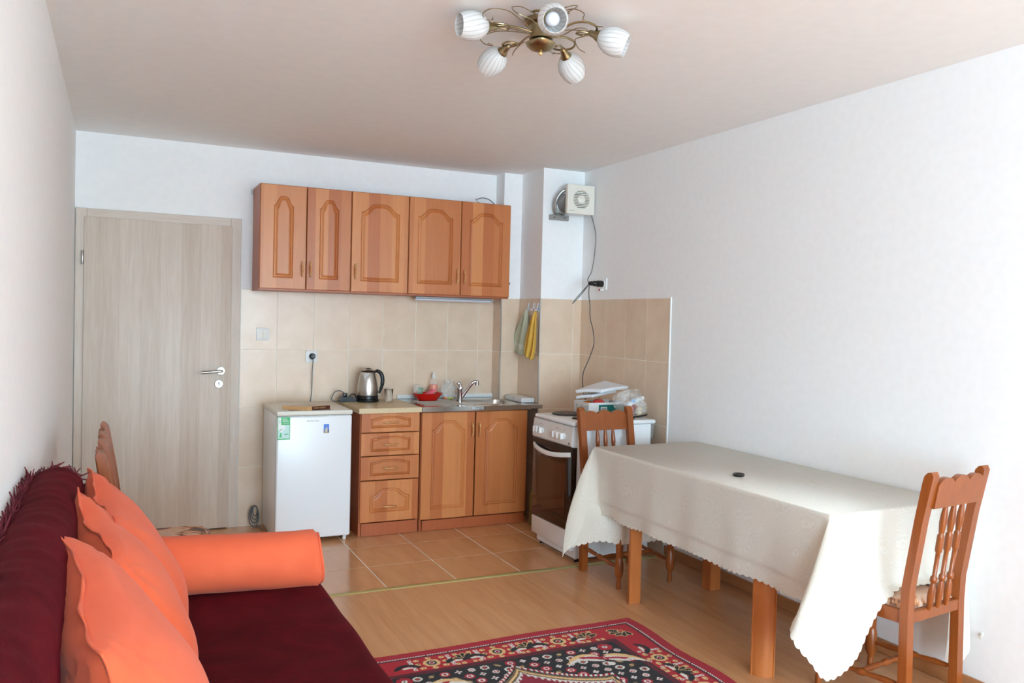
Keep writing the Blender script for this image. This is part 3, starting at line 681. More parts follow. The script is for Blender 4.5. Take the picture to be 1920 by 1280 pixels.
# ================================================================== WALL FITTINGS ON THE BACK WALL
TW = -TP - .001                 # tile face
def wall_plate(name, label, cat, x, z, w, h):
    t = thing(name, label, cat, (x, TW, z)); local(MB().box(x - w / 2, x + w / 2, TW - .009, TW - .0005, z - h / 2, z + h / 2, .003, 2).build('cover_plate', 'whitep'), t); return t
t = wall_plate('light_switch', 'white double light switch on the beige tiles right of the door', 'switch', 1.130, 1.297, .084, .084)
for s in (-1, 1): local(MB().box(1.130 + s * .013 - .0122, 1.130 + s * .013 + .0122, TW - .013, TW - .009, 1.297 - .028, 1.297 + .028, .0015, 1).build('rocker', 'cream'), t)
t = wall_plate('wall_socket', 'white wall socket with black plug above the fridge', 'socket', 1.462, 1.148, .084, .080)
local(MB().lathe([(.027, 0), (.027, .004), (.022, .004), (.021, -.003), (0, -.003)], (1.462, TW - .009, 1.148), 24, RY).build('socket_ring', 'whitep'), t)
t = thing('fridge_plug', 'black plug with grey cord hanging down to the fridge', 'plug', (1.462, TW - .01, 1.15))
local(MB().lathe([(.019, .002), (.0205, .006), (.0195, .030), (.014, .036), (0, .036)], (1.462, TW - .009, 1.150), 20, RY).build('plug_body', 'black'), t)
local(MB().tube(cr([(1.462, TW - .035, 1.146), (1.465, TW - .040, 1.115), (1.462, -.035, 1.05), (1.463, -.03, .97), (1.462, -.03, .90), (1.457, -.032, .86), (1.454, -.03, .80), (1.45, -.025, .6)], 8), .0032, 8).build('plug_cord', 'cord'), t)
co = MB()
for k in range(4):
    r = .052 - .009 * k; pts = []
    for i in range(24):
        a = 2 * PI * i / 24; pts.append((1.085 + r * .62 * math.cos(a) + .004 * k, -.055 + .008 * k + .01 * math.sin(a), .072 + .010 * k + r * 1.3 * math.sin(a)))
    co.tube(pts, .0036, 8, True)
co.tube(cr([(1.105, -.05, .09), (1.112, -.045, .04), (1.105, -.06, .006), (1.118, -.10, .006), (1.125, -.16, .005)], 6), .0036, 8)
tag(co.build('cable_coil', 'cord'), 'coil of grey cable on the floor left of the fridge', 'cable')
# under-cabinet tube light
t = thing('tube_light', 'slim white tube light under the rightmost wall cabinet', 'lamp', (2.47, -.12, UZ0))
local(MB().box(2.165, 2.765, -.145, -.105, UZ0 - .014, UZ0 - .0008, .002, 1).build('housing', 'galv'), t)
local(MB().tube([(2.168, -.125, UZ0 - .021), (2.762, -.125, UZ0 - .021)], .0095, 14).build('tube', mat('frosted_tube', (226, 226, 236), .35)), t)
local(MB().tube(cr([(2.765, -.125, UZ0 - .015), (2.80, -.10, UZ0 - .024), (2.828, -.03, UZ0 - .034)], 6), .002, 6).build('lead', 'cord'), t)
t = thing('loose_wires', 'loose bare wires sticking up on top of the rightmost wall cabinet', 'wire', (2.70, -.1, UZ1))
local(MB().tube(cr([(2.62, -.14, UZ1 + .045), (2.67, -.13, UZ1 + .062), (2.73, -.12, UZ1 + .055), (2.785, -.10, UZ1 + .026), (2.80, -.09, UZ1 + .003)], 6), .0028, 6).build('black_wire', 'cordb'), t)
PW = mat('pale_wire', (206, 180, 160), .5)
local(MB().tube(cr([(2.61, -.14, UZ1 + .052), (2.615, -.15, UZ1 + .036), (2.66, -.15, UZ1 + .012), (2.72, -.14, UZ1 + .004), (2.78, -.11, UZ1 + .004)], 6), .0022, 6).build('pale_wire', PW), t)
local(MB().tube(cr([(2.612, -.14, UZ1 + .05), (2.64, -.12, UZ1 + .03), (2.70, -.12, UZ1 + .018), (2.77, -.1, UZ1 + .012)], 6), .0022, 6).build('pale_wire', PW), t)
tag(MB().lathe([(.004, 0), (.004, .006), (.009, .008), (.010, .011), (.004, .016), (0, .016)], (2.8262, -.28, 1.70), 12, Matrix.Rotation(PI / 2, 3, 'Y')).build('cabinet_screw', 'black'), 'small black screw head on the side of the rightmost wall cabinet', 'screw')
tag(MB().box(1.040, 1.056, -.012, -.0005, 2.235, 2.262, .002, 1).build('hanging_bracket', 'galv'), 'small metal hanging bracket at the top left of the wall cabinets', 'bracket')
# hooks and towels on the shaded pier side (face looks to -x)
XH = X2 - TP - .001
HK = clear('clear_hook_plastic', (236, 238, 238), .62, .2)
for k, (y, ds) in enumerate(((-.320, 'nearest the sink, carrying the pale green towel'), (-.400, 'in the middle of the three, empty'), (-.468, 'nearest the pier corner, carrying the yellow towel'))):
    t = thing('adhesive_hook', 'clear adhesive wall hook ' + ds, 'hook', (XH, y, 1.54), 0, 'three hooks on the tiled pier')
    pr = [(y + .016 * math.cos(a) * (1 if math.sin(a) < 0 else .95), 1.527 + (.030 if math.sin(a) < 0 else .038) * math.sin(a)) for a in [2 * PI * i / 20 for i in range(20)]]
    local(MB().prism(pr, 'x', XH - .004, XH - .0004).build('hook_plate', HK, smooth=20), t)
    local(MB().tube(cr([(XH - .004, y, 1.560), (XH - .010, y, 1.535), (XH - .014, y, 1.512), (XH - .024, y, 1.508), (XH - .028, y, 1.520)], 5), .0032, 8).build('hook_arm', HK), t)
    if k: local(MB().box(XH - .008, XH - .0045, y - .004, y + .004, 1.508, 1.522, .001, 1).build('colour_mark', mat('hook_mark_%d' % k, ((0, 0, 0), (210, 40, 40), (60, 120, 200))[k], .4)), t)
def towel(name, label, m, top, outline, amp, waves, th, stripe=None):
    """hanging towel facing -x: outline(u) gives left/right y at height fraction; folds in x"""
    t = thing(name, label, 'towel', (XH, top[0], top[1]), 0, 'towels on the pier hooks'); nu, nv = 26, 30
    b = MB(); P = []
    for i in range(nu):
        u = i / (nu - 1); col = []
        for j in range(nv):
            v = j / (nv - 1); yl, yr, zl, zr = outline(v)
            y = yl + (yr - yl) * u; z = zl + (zr - zl) * u
            x = XH - .016 - amp * (v ** .6) * (.5 + .5 * math.sin(waves * PI * u + 1.2 * v + .6)) - .012 * math.sin(PI * u)
            col.append((x, y, z))
        P.append(col)
    b.grid(P, nu, nv); o = b.build('towel_cloth', m, smooth=80); sm = o.modifiers.new('thickness', 'SOLIDIFY'); sm.thickness = th; sm.offset = 0
    local(o, t); return t, P
TG, TY = speckled('pale_green_terry', (196, 202, 178), .95, 8, 260, .5), speckled('yellow_terry', (224, 178, 78), .95, 12, 260, .5)
def ol_g(v): e = v ** .7; return (-.302 + .212 * e, -.326 - .038 * e, 1.506 - .295 * v, 1.506 - .345 * v)
t, P = towel('hand_towel', 'pale green towel hanging from the hook nearest the sink', TG, (-.32, 1.51), ol_g, .022, 3.2, .006)
bd = MB(); i0 = 22; bd.grid([[(P[i][j][0] - .0052, P[i][j][1], P[i][j][2]) for j in range(22, 26)] for i in range(26)], 26, 4); o = bd.build('woven_band', speckled('pale_green_band', (214, 218, 202), .8, 3, 200), smooth=80); local(o, t)
def ol_y(v): e = min(1, v * 1.6) ** .6; return (-.462 + .078 * e * (1 - .0 * v), -.474 - .042 * e + (.02 * max(0, v - .8) / .2), 1.500 - .315 * v, 1.500 - .352 * v)
towel('hand_towel', 'yellow towel hanging from the hook nearest the pier corner', TY, (-.46, 1.51), ol_y, .05, 4.2, .007)

# ================================================================== EXTRACTOR FAN, SOCKET AND CORD IN THE CORNER
t = thing('extractor_fan', 'cream square extractor fan on a metal duct high in the corner', 'fan', (3.2, -CB, 2.3))
fx0, fx1, fz0, fz1, fyf = 3.096, 3.318, 2.198, 2.406, -.660
local(MB().lathe([(.074, 0), (.074, .012), (.066, .014), (.066, .125), (.074, .13)], (3.165, -CB - .0005, 2.285), 36, RY).build('duct', 'galv', smooth=40), t)
local(MB().tube(cr([(3.15, -.50, 2.20), (3.078, -.52, 2.215), (3.062, -.55, 2.29), (3.09, -.58, 2.355), (3.13, -.60, 2.375)], 6), .012, 10).build('duct_collar', 'galv'), t)
local(MB().box(3.040, 3.190, -.520, -CB - .0005, 2.163, 2.200, .002, 1).build('bracket', 'galv'), t)
for x in (3.07, 3.155): local(MB().lathe([(.004, 0), (.004, .002), (0, .003)], (x, -.520, 2.18), 10, RY).build('bracket_screw', 'dark'), t)
fcx, fcz, fr = (fx0 + fx1) / 2 + .002, (fz0 + fz1) / 2, .066
fp = MB(); n = 48; ring = [(fcx + fr * math.cos(2 * PI * i / n + PI / 4), fcz + fr * math.sin(2 * PI * i / n + PI / 4)) for i in range(n)]
sq = []
for i in range(n):
    a = 2 * PI * i / n + PI / 4; c_, s__ = math.cos(a), math.sin(a); k = 1 / max(abs(c_), abs(s__)); sq.append(((fx0 + fx1) / 2 + (fx1 - fx0) / 2 * k * c_, fcz + (fz1 - fz0) / 2 * k * s__))
LL = [[(x, fyf + .028, z) for x, z in sq], [(x, fyf + .004, z) for x, z in sq], [((x - fcx) * .97 + fcx, fyf, (z - fcz) * .97 + fcz) for x, z in sq], [(x, fyf, z) for x, z in ring], [(x, fyf + .02, z) for x, z in ring]]
o = fp.add([p for L in LL for p in L], [])
for i in range(4):
    for j in range(n): fp.f.append(tuple(o + q for q in (i * n + j, i * n + (j + 1) % n, (i + 1) * n + (j + 1) % n, (i + 1) * n + j))); fp.mi.append(0)
fpo = local(fp.build('front_panel', 'cream'), t)
local(MB().lathe([(.068, 0), (.068, .001), (0, .001)], (fcx, fyf + .021, fcz), 32, RY).build('dark_opening', mat('fan_inside', (96, 88, 76), .7)), t)
local(MB().box(fx0 + .01, fx1 - .01, fyf + .0225, fyf + .0285, fz0 + .01, fz1 - .01).build('back_box', 'cream'), t)
gr = MB()
for k in range(12):
    z = fcz - fr + (k + .5) * 2 * fr / 12; hw = math.sqrt(max(fr * fr - (z - fcz) ** 2, 0)); gr.box(fcx - hw, fcx + hw, fyf + .001, fyf + .012, z - .0030, z + .0030)
local(gr.build('louvre_grille', 'cream'), t)
local(MB().lathe([(.032, 0), (.031, .004), (.024, .009), (.012, .012), (0, .0125)], (fcx, fyf + .002, fcz), 28, RY).build('hub_dome', 'cream', smooth=60), t)
text('fan_lettering', 'domovent', .011, mat('grey_print', (120, 116, 108), .5), (fx0 + .035, fyf - .0003, fz0 + .022), (PI / 2, 0, 0), t, .0003)
XW = W - TP - .002
t = thing('wall_socket', 'white wall socket on the right wall above the corner tiles', 'socket', (W, -.80, 1.70)); tag(t, 'white wall socket on the plain right wall above the corner tiles', 'socket')
local(MB().box(W - .011, W - .0004, -.842, -.758, 1.662, 1.746, .003, 2).build('cover_plate', 'whitep'), t)
RXm = Matrix.Rotation(-PI / 2, 3, 'Y')
local(MB().lathe([(.026, 0), (.026, .005), (.021, .005), (.02, -.002), (0, -.002)], (W - .011, -.800, 1.704), 24, RXm).build('socket_ring', 'whitep'), t)
t = thing('black_plug', 'pair of black plugs stacked in the corner wall socket', 'plug', (W - .02, -.8, 1.704))
local(MB().lathe([(.017, .002), (.022, .006), (.022, .046), (.018, .05), (0, .05)], (W - .011, -.800, 1.704), 20, RXm).build('adapter_plug', 'black'), t)
local(MB().lathe([(.016, .05), (.019, .054), (.019, .075), (.014, .085), (.016, .09), (.014, .11), (.007, .118), (0, .118)], (W - .011, -.800, 1.704), 20, RXm).build('cord_plug', 'black'), t)
local(MB().box(W - .04, W - .012, -.815, -.80, 1.655, 1.668, .002, 1).build('white_tab', 'whitep'), t)
local(MB().box(W - .046, W - .041, -.814, -.801, 1.655, 1.668, .001, 1).build('red_mark', mat('red_led', (170, 40, 40), .4)), t)
t = thing('fan_cord', 'grey cord looping from the fan past the plug down to the cooker', 'cable', (3.29, -.63, 2.2))
local(MB().tube(cr([(3.300, -.645, 2.205), (3.315, -.655, 2.15), (3.318, -.69, 2.05), (3.318, -.68, 1.93), (3.310, -.66, 1.80), (3.255, -.70, 1.74), (3.212, -.79, 1.706)], 8), .0030, 8).build('upper_cord', 'cord'), t)
local(MB().tube(cr([(3.210, -.80, 1.704), (3.19, -.76, 1.66), (3.165, -.70, 1.60), (3.150, -.68, 1.565), (3.158, -.68, 1.57), (3.185, -.74, 1.63), (3.208, -.80, 1.70)], 8), .0030, 8).build('cord_loop', 'cord'), t)
local(MB().tube(cr([(3.209, -.80, 1.70), (3.21, -.795, 1.63), (3.225, -.79, 1.55), (3.230, -.79, 1.46), (3.255, -.79, 1.38), (3.265, -.79, 1.28), (3.24, -.775, 1.18), (3.205, -.76, 1.08), (3.20, -.76, 1.00), (3.215, -.77, .90), (3.24, -.80, .86), (3.28, -.90, .7)], 8), .0030, 8).build('lower_cord', 'cordb'), t)

# ================================================================== COOKER
t = thing('cooker', 'white freestanding electric cooker with dark glass oven door', 'cooker', (2.97, -1.30, 0))
SY0, SY1 = -1.553, -1.050; SF = 2.672
local(MB().box(2.712, 3.235, SY0 + .004, SY1 - .004, .022, .812, .004, 1).build('body', 'white'), t)
local(MB().box(SF + .006, 3.268, SY0 - .002, SY1 + .002, .813, .840, .012, 3).build('hob_top', 'white'), t)
cp = MB(); cp.prism([(SF + .003, .690), (SF - .006, .700), (SF + .004, .8115), (SF + .04, .8115), (SF + .04, .690)], 'y', SY0, SY1); local(cp.build('control_panel', mat('panel_grey', (222, 219, 215), .3), smooth=20), t)
HP = mat('hot_plate', (66, 56, 50), .5)
for (x, y, r) in ((2.845, -1.175, .092), (2.835, -1.415, .074), (3.085, -1.175, .074), (3.085, -1.415, .092)):
    o = local(MB().lathe([(r + .006, 0), (r + .006, .002), (r, .0025), (r, .010), (r - .006, .012), (.022, .012), (.02, .0105), (0, .0105)], (x, y, .8403), 36).build('hot_plate', HP), t)
    local(MB().lathe([(.018, .0108), (.017, .0115), (0, .0115)], (x, y, .8403), 16).build('plate_mark', mat('plate_red', (150, 60, 44), .5)), o)
for y in (-1.096, -1.134, -1.176, -1.350, -1.400, -1.452):
    o = MB(); o.lathe([(.020, 0), (.019, .006), (.016, .008), (0, .008)], (SF - .001, y, .745), 20, RXm); o.box(SF - .028, SF - .006, y - .007, y + .007, .727, .763, .003, 2)
    k = local(o.build('knob', 'whitep'), t); local(MB().box(SF + .0005, SF + .0025, y - .0015, y + .0015, .776, .784).build('dial_mark', 'cord'), k)
for y in (-1.160, -1.372): local(MB().lathe([(.003, 0), (.003, .003), (0, .004)], (SF - .001, y, .785), 8, RXm).build('pilot_lamp', mat('pilot_red', (200, 60, 50), .4)), t)
local(MB().lathe([(.011, 0), (.011, .002), (.008, .002), (.008, .0015), (0, .0015)], (SF - .004, -1.522, .706), 16, RXm).build('emblem', 'cord'), t)
od = local(MB().box(SF, SF + .036, SY0 + .001, SY1 - .001, .190, .687, .004, 2).build('oven_door', 'oven'), t)
local(MB().box(SF - .0012, SF - .0002, SY0 + .075, SY1 - .075, .27, .58).build('oven_window', mat('oven_window_glass', (66, 38, 24), .06)), od)
local(MB().box(SF - .001, SF - .0001, SY0 + .004, SY1 - .004, .650, .684).build('vent_strip', mat('vent_black', (20, 17, 15), .4)), od)
hp = MB(); n = 14; P0 = []
for i in range(n + 1):
    u = i / n; y = SY0 + .012 + (SY1 - SY0 - .024) * u; b_ = math.sin(PI * u) ** .6
    P0.append((SF - .002 - .036 * b_, y, .648 - .022 * math.sin(PI * u)))
vs = []
for (x, y, z) in P0: vs += [(x, y, z - .016), (x - .006, y, z), (x, y, z + .012), (x + .012, y, z + .010), (x + .012, y, z - .014)]
fs = []
for i in range(n):
    for j in range(5): fs.append((i * 5 + j, i * 5 + (j + 1) % 5, (i + 1) * 5 + (j + 1) % 5, (i + 1) * 5 + j))
fs += [(0, 1, 2, 3, 4), tuple(n * 5 + q for q in (4, 3, 2, 1, 0))]; hp.add(vs, fs); local(hp.build('door_handle', 'white', smooth=50), od)
local(MB().box(SF + .001, SF + .034, SY0 + .001, SY1 - .001, .074, .186, .004, 2).build('storage_drawer', mat('drawer_front', (228, 224, 221), .3)), t)
local(MB().box(2.716, 2.728, SY0 + .006, SY1 - .006, .018, .0735, .002, 1).build('plinth', mat('plinth_front', (226, 222, 219), .35)), t)
for (x, y) in ((2.74, SY0 + .03), (2.74, SY1 - .03), (3.20, SY0 + .03), (3.20, SY1 - .03)): local(MB().lathe([(.016, 0.0003), (.016, .012), (.010, .014), (.010, .024)], (x, y, 0), 12).build('foot', 'black'), t)
local(MB().prism([(3.236, .812), (3.268, .812), (3.262, .74), (3.255, .72), (3.236, .715)], 'y', SY0 + .02, SY1 - .02).build('rear_bracket', 'galv'), t)
# things on the hob
ZH = .8405 + .0124
t = thing('fruit_tray', 'white printed cardboard fruit tray on the hob', 'box', (3.05, -1.23, ZH))
tr_ = MB(); c0 = (3.06, -1.215)
def tray_wall(a0, a1, b0, b1, name, m, z1=.072): return local(MB().box(c0[0] + a0, c0[0] + a1, c0[1] + b0, c0[1] + b1, ZH, ZH + z1, .001, 1).build(name, m), t)
CARD = mat('white_card', (226, 224, 220), .6); TEAL = mat('teal_print', (20, 112, 100), .5)
tray_wall(-.130, .130, -.090, .090, 'tray_base', CARD, .004); w1 = tray_wall(-.131, .131, -.093, -.0905, 'long_wall', CARD); tray_wall(-.131, .131, .0905, .093, 'long_wall', CARD); w2 = tray_wall(-.134, -.1315, -.093, .093, 'end_wall', CARD); tray_wall(.1315, .134, -.093, .093, 'end_wall', CARD)
local(MB().box(c0[0] - .06, c0[0] + .126, c0[1] - .0942, c0[1] - .0932, ZH + .006, ZH + .058).build('printed_panel', TEAL), t)
bc = local(MB().box(c0[0] - .045, c0[0] + .0, c0[1] - .0952, c0[1] - .0943, ZH + .012, ZH + .044).build('barcode_patch', CARD), t)
bars = MB()
for k in range(9): bars.box(c0[0] - .040 + k * .004, c0[0] - .040 + k * .004 + (.0022 if k % 3 else .001), c0[1] - .0958, c0[1] - .0953, ZH + .016, ZH + .040)
local(bars.build('barcode_bars', 'black'), bc)
for k in range(5):
    yy = c0[1] - .075 + k * .032; local(MB().tube(cr([(c0[0] - .1345, yy - .012, ZH + .045), (c0[0] - .1345, yy, ZH + .052 - .01 * (k % 2)), (c0[0] - .1345, yy + .008, ZH + .036), (c0[0] - .1345, yy - .004, ZH + .026)], 4), .0011, 5).build('printed_scrawl', 'cord'), w2)
local(MB().lathe([(.011, 0), (.011, .0008), (0, .0008)], (c0[0] - .1343, c0[1] - .055, ZH + .016), 14, RXm).build('green_mark', mat('leaf_green', (120, 190, 80), .5)), w2)
def fruit(name, label, cat, c, r, col, sq=.85, stem=True):
    m = speckled(name + '_skin', col, .35, 14, 30); q = thing(name, label, cat, c, 0, 'fruit in the tray on the hob')
    local(MB().lathe([(0, -sq * r * .92), (.35 * r, -sq * r), (.8 * r, -.62 * sq * r), (r, 0), (.84 * r, .6 * sq * r), (.4 * r, .95 * sq * r), (.12 * r, .9 * sq * r), (0, .84 * sq * r)], c, 20).build('flesh', m, smooth=70), q)
    if stem: local(MB().tube([(c[0], c[1], c[2] + .8 * sq * r), (c[0] + .003, c[1], c[2] + 1.15 * sq * r)], .002, 6).build('stem', 'cord'), q)
fruit('pomegranate', 'red pomegranate showing at the front of the fruit tray', 'fruit', (3.035, -1.245, ZH + .052), .046, (206, 66, 58))
fruit('persimmon', 'small orange fruit left of the pomegranate in the tray', 'fruit', (3.000, -1.172, ZH + .042), .036, (226, 130, 40))
PAP = mat('white_paper', (226, 226, 228), .6)
def sheet(name, label, pts, th, sag):
    """folded wrapping sheet: quadrilateral pts (4 corners, world), slightly bowed, rolled front lip"""
    A, B, C, D = [Vector(p) for p in pts]; n, k = 12, 8; P = []
    for i in range(n):
        u = i / (n - 1); row = []
        for j in range(k):
            v = j / (k - 1); q = (A * (1 - u) + B * u) * (1 - v) + (D * (1 - u) + C * u) * v; q.z += sag * math.sin(PI * u) * (1 - v) + sag * .6 * math.sin(PI * v); row.append(q)
        P.append(row)
    b = MB(); b.grid(P, n, k); o = b.build(name, PAP, smooth=80); s = o.modifiers.new('thickness', 'SOLIDIFY'); s.thickness = th; s.offset = 1
    bv = o.modifiers.new('soft', 'BEVEL'); bv.width = .006; bv.segments = 2; tag(o, label, 'paper')
sheet('wrapping_sheet', 'topmost white folded wrapping sheet on the fruit tray', [(2.915, -1.16, ZH + .118), (3.00, -1.335, ZH + .135), (3.25, -1.26, ZH + .150), (3.17, -1.10, ZH + .176)], .022, .006)
sheet('wrapping_sheet', 'lower white folded sheet between the tray and the topmost sheet', [(2.925, -1.145, ZH + .078), (2.985, -1.255, ZH + .098), (3.20, -1.20, ZH + .122), (3.15, -1.09, ZH + .118)], .020, .004)
t = bag('plastic_bag', 'clear plastic bag of food on the hob beside the fruit tray', (3.165, -1.425, ZH), .100, .085, .150, 9)
for k, (dx, dy, dz, r, cl) in enumerate(((-.03, -.02, .034, .032, (196, 84, 76)), (.03, .02, .036, .033, (190, 92, 80)), (.035, -.035, .03, .028, (220, 200, 170)))):
    local(MB().lathe([(0, -r), (.6 * r, -.8 * r), (r, 0), (.7 * r, .72 * r), (0, r)], (3.165 + dx, -1.425 + dy, ZH + dz), 16).build('bagged_food', speckled('bag_food_%d' % k, cl, .5, 10, 40), smooth=70), t)
local(MB().box(3.11, 3.25, -1.46, -1.42, ZH + .08, ZH + .105, .006, 2, Matrix.Rotation(-.3, 3, 'Y') @ Matrix.Rotation(.2, 3, 'Z'), (3.18, -1.44, ZH + .09)).build('white_packet', PAP), t)
local(MB().box(3.14, 3.17, -1.467, -1.459, ZH + .085, ZH + .107, .001, 1).build('blue_label', mat('pale_blue', (150, 190, 230), .4)), t)
t = thing('serving_tongs', 'dark metal tongs lying across the back of the hob', 'tongs', (3.2, -1.50, ZH))
local(MB().tube(cr([(3.10, -1.515, ZH + .003), (3.18, -1.508, ZH + .008), (3.245, -1.49, ZH + .012)], 5), .003, 8).build('arm', 'dark'), t)
local(MB().tube(cr([(3.10, -1.520, ZH + .003), (3.18, -1.524, ZH + .004), (3.245, -1.49, ZH + .012)], 5), .003, 8).build('arm', 'dark'), t)
# water bottle in the gap
t = thing('water_bottle', 'green plastic bottle with blue cap in the gap beside the cooker', 'bottle', (2.925, -.64, 0))
local(MB().lathe([(.0, .0003), (.050, .0003), (.056, .01), (.056, .10), (.053, .11), (.056, .12), (.056, .20), (.05, .235), (.028, .275), (.016, .295), (.015, .31), (0, .31)], (2.925, -.64, 0), 24).build('bottle_body', mat('olive_green_plastic', (110, 108, 54), .3), smooth=50), t)
local(MB().lathe([(.018, .305), (.018, .33), (0, .332)], (2.925, -.64, 0), 16).build('cap', mat('blue_cap', (40, 90, 190), .4)), t)

# ================================================================== TABLE AND CLOTH
TX0, TX1, TY0, TY1, TZ = 2.612, 3.312, -1.905, -3.560, .748
t = thing('dining_table', 'long wooden dining table under the cream cloth', 'table', ((TX0 + TX1) / 2, (TY0 + TY1) / 2, 0))
local(MB().box(TX0, TX1, TY1, TY0, TZ - .026, TZ, .004, 2).build('table_top', 'tleg'), t)
ap = MB(); ap.box(TX0 + .03, TX1 - .13, TY0 - .32, TY0 - .30, TZ - .095, TZ - .0265).box(TX0 + .03, TX1 - .13, TY1 + .33, TY1 + .35, TZ - .095, TZ - .0265).box(TX0 + .02, TX0 + .04, TY1 + .35, TY0 - .32, TZ - .095, TZ - .0265).box(TX1 - .15, TX1 - .13, TY1 + .35, TY0 - .32, TZ - .095, TZ - .0265); local(ap.build('apron', 'tleg'), t)
def table_leg(cx, cy, sx, sy):
    """square leg, outer corner rounded to a quarter column with narrow fillets; (sx, sy) points to that corner"""
    h = .034; P = [(-h, -h), (h, -h)]; P += [(h, -h + .006), (h - .003, -h + .006)]
    r = 2 * h - .010
    for i in range(9):
        a = PI / 2 * i / 8; P.append((-h + .006 + (r) * math.cos(a), -h + .006 + r * math.sin(a)))
    P += [(-h + .006, h - .003), (-h + .006, h), (-h, h)]
    return MB().prism([(cx + sx * x, cy + sy * y) for x, y in P], 'z', .0004, TZ - .0265).build('leg', 'tleg', smooth=20)
for (cx, cy, sx, sy) in ((2.646, -2.245, -1, 1), (2.650, -3.200, -1, -1), (3.180, -2.225, 1, 1), (3.180, -3.200, 1, -1)): local(table_leg(cx, cy, sx, sy), t)
# --- the cloth: stations around the edge, each a polyline from the table edge to the hem
CZ = TZ + .004; e = .006
st = []
def S(base, *pts): st.append([Vector((base[0], base[1], CZ))] + [Vector(p) for p in pts])
def far(x, hz=.262, push=1.): S((x, TY0), (x, TY0 + e, CZ - .012), (x, TY0 - .02 * push, .60), (x, TY0 - .172 * push, .480), (x, TY0 - .182 * push, .37), (x, TY0 - .178 * push, hz))
S((TX1, TY0), (TX1 + .003, TY0 + e, CZ - .012), (TX1 + .003, TY0 + .01, .6), (TX1 + .003, TY0 + .015, .40), (TX1 + .002, TY0 + .02, .30))
far(3.27, .27, .35)
for x in (3.14, 3.0, 2.88, 2.78): far(x, .262 + .006 * math.sin(30 * x))
far(2.70, .255, .95)
S((2.64, TY0), (2.64, TY0 + e, CZ - .014), (2.63, TY0 - .02, .60), (2.62, TY0 - .10, .45), (2.61, TY0 - .12, .36), (2.60, TY0 - .11, .265))
cA = (TX0, TY0)
S(cA, (2.605, TY0 + e, CZ - .018), (2.575, TY0 + .01, .60), (2.545, TY0 - .02, .45), (2.53, TY0 - .03, .34), (2.52, TY0 - .035, .235))
S(cA, (2.602, TY0 + e, CZ - .02), (2.56, TY0 + .03, .60), (2.515, TY0 + .035, .45), (2.485, TY0 + .035, .32), (2.47, TY0 + .03, .195))
S(cA, (2.600, TY0 + e, CZ - .02), (2.548, TY0 + .03, .60), (2.500, TY0 + .04, .45), (2.468, TY0 + .045, .31), (2.452, TY0 + .045, .155))
S(cA, (2.600, TY0, CZ - .02), (2.556, TY0 + .005, .60), (2.515, TY0 + .005, .45), (2.490, TY0 + .01, .32), (2.470, TY0 + .02, .20))
S(cA, (2.602, TY0 - .004, CZ - .018), (2.575, TY0 - .02, .60), (2.550, TY0 - .03, .45), (2.536, TY0 - .035, .35), (2.525, TY0 - .03, .262))
S((TX0, TY0 - .02), (2.604, TY0 - .03, CZ - .014), (2.598, TY0 - .055, .60), (2.592, TY0 - .07, .48), (2.594, TY0 - .075, .42), (2.590, TY0 - .075, .365))
S((TX0, TY0 - .07), (2.604, TY0 - .075, CZ - .012), (2.604, TY0 - .095, .62), (2.601, TY0 - .105, .485), (2.607, TY0 - .108, .465), (2.604, TY0 - .11, .405))
N = 15
for k in range(1, N):
    y = TY0 - .07 + (TY1 + .16 - TY0) * k / N; w = .004 * math.sin(k * 2.1) + .003 * math.sin(k * 1.1)
    S((TX0, y), (TX0 - .007, y, CZ - .010), (TX0 - .009 + w * .5, y, .62), (TX0 - .0105 + w, y, .478), (TX0 - .0075 + w, y, .466), (TX0 - .008 + 1.5 * w, y, .405 + .004 * math.sin(k * 1.7)))
S((TX0, TY1 + .06), (TX0 - .008, TY1 + .055, CZ - .012), (TX0 - .012, TY1 + .065, .62), (TX0 - .014, TY1 + .075, .482), (TX0 - .010, TY1 + .078, .466), (TX0 - .014, TY1 + .08, .415))
S((TX0, TY1 + .02), (TX0 - .009, TY1 + .018, CZ - .015), (TX0 - .016, TY1 + .035, .62), (TX0 - .022, TY1 + .05, .50), (TX0 - .026, TY1 + .055, .46), (TX0 - .030, TY1 + .058, .428))
cN = (TX0, TY1)
S(cN, (TX0 - .010, TY1 - .002, CZ - .018), (TX0 - .045, TY1 + .004, .62), (TX0 - .085, TY1 + .012, .50), (TX0 - .115, TY1 + .02, .41), (TX0 - .14, TY1 + .02, .375))
S(cN, (TX0 - .011, TY1 - .004, CZ - .02), (TX0 - .060, TY1 - .012, .62), (TX0 - .115, TY1 - .02, .50), (TX0 - .16, TY1 - .025, .41), (TX0 - .19, TY1 - .025, .335))
S(cN, (TX0 - .010, TY1 - .008, CZ - .02), (TX0 - .052, TY1 - .035, .62), (TX0 - .10, TY1 - .055, .49), (TX0 - .135, TY1 - .070, .36), (TX0 - .150, TY1 - .075, .262))
S(cN, (TX0 - .008, TY1 - .010, CZ - .02), (TX0 - .038, TY1 - .045, .62), (TX0 - .075, TY1 - .070, .49), (TX0 - .095, TY1 - .088, .33), (TX0 - .092, TY1 - .09, .196))
S(cN, (TX0 - .004, TY1 - .010, CZ - .02), (TX0 - .015, TY1 - .042, .62), (TX0 - .030, TY1 - .070, .49), (TX0 - .028, TY1 - .09, .33), (TX0 - .015, TY1 - .092, .205))
S((TX0 + .03, TY1), (TX0 + .028, TY1 - .010, CZ - .015), (TX0 + .035, TY1 - .03, .62), (TX0 + .048, TY1 - .055, .49), (TX0 + .060, TY1 - .075, .35), (TX0 + .072, TY1 - .08, .245))
S((TX0 + .08, TY1), (TX0 + .082, TY1 - .009, CZ - .012), (TX0 + .09, TY1 - .018, .62), (TX0 + .11, TY1 - .042, .50), (TX0 + .125, TY1 - .060, .40), (TX0 + .138, TY1 - .068, .325))
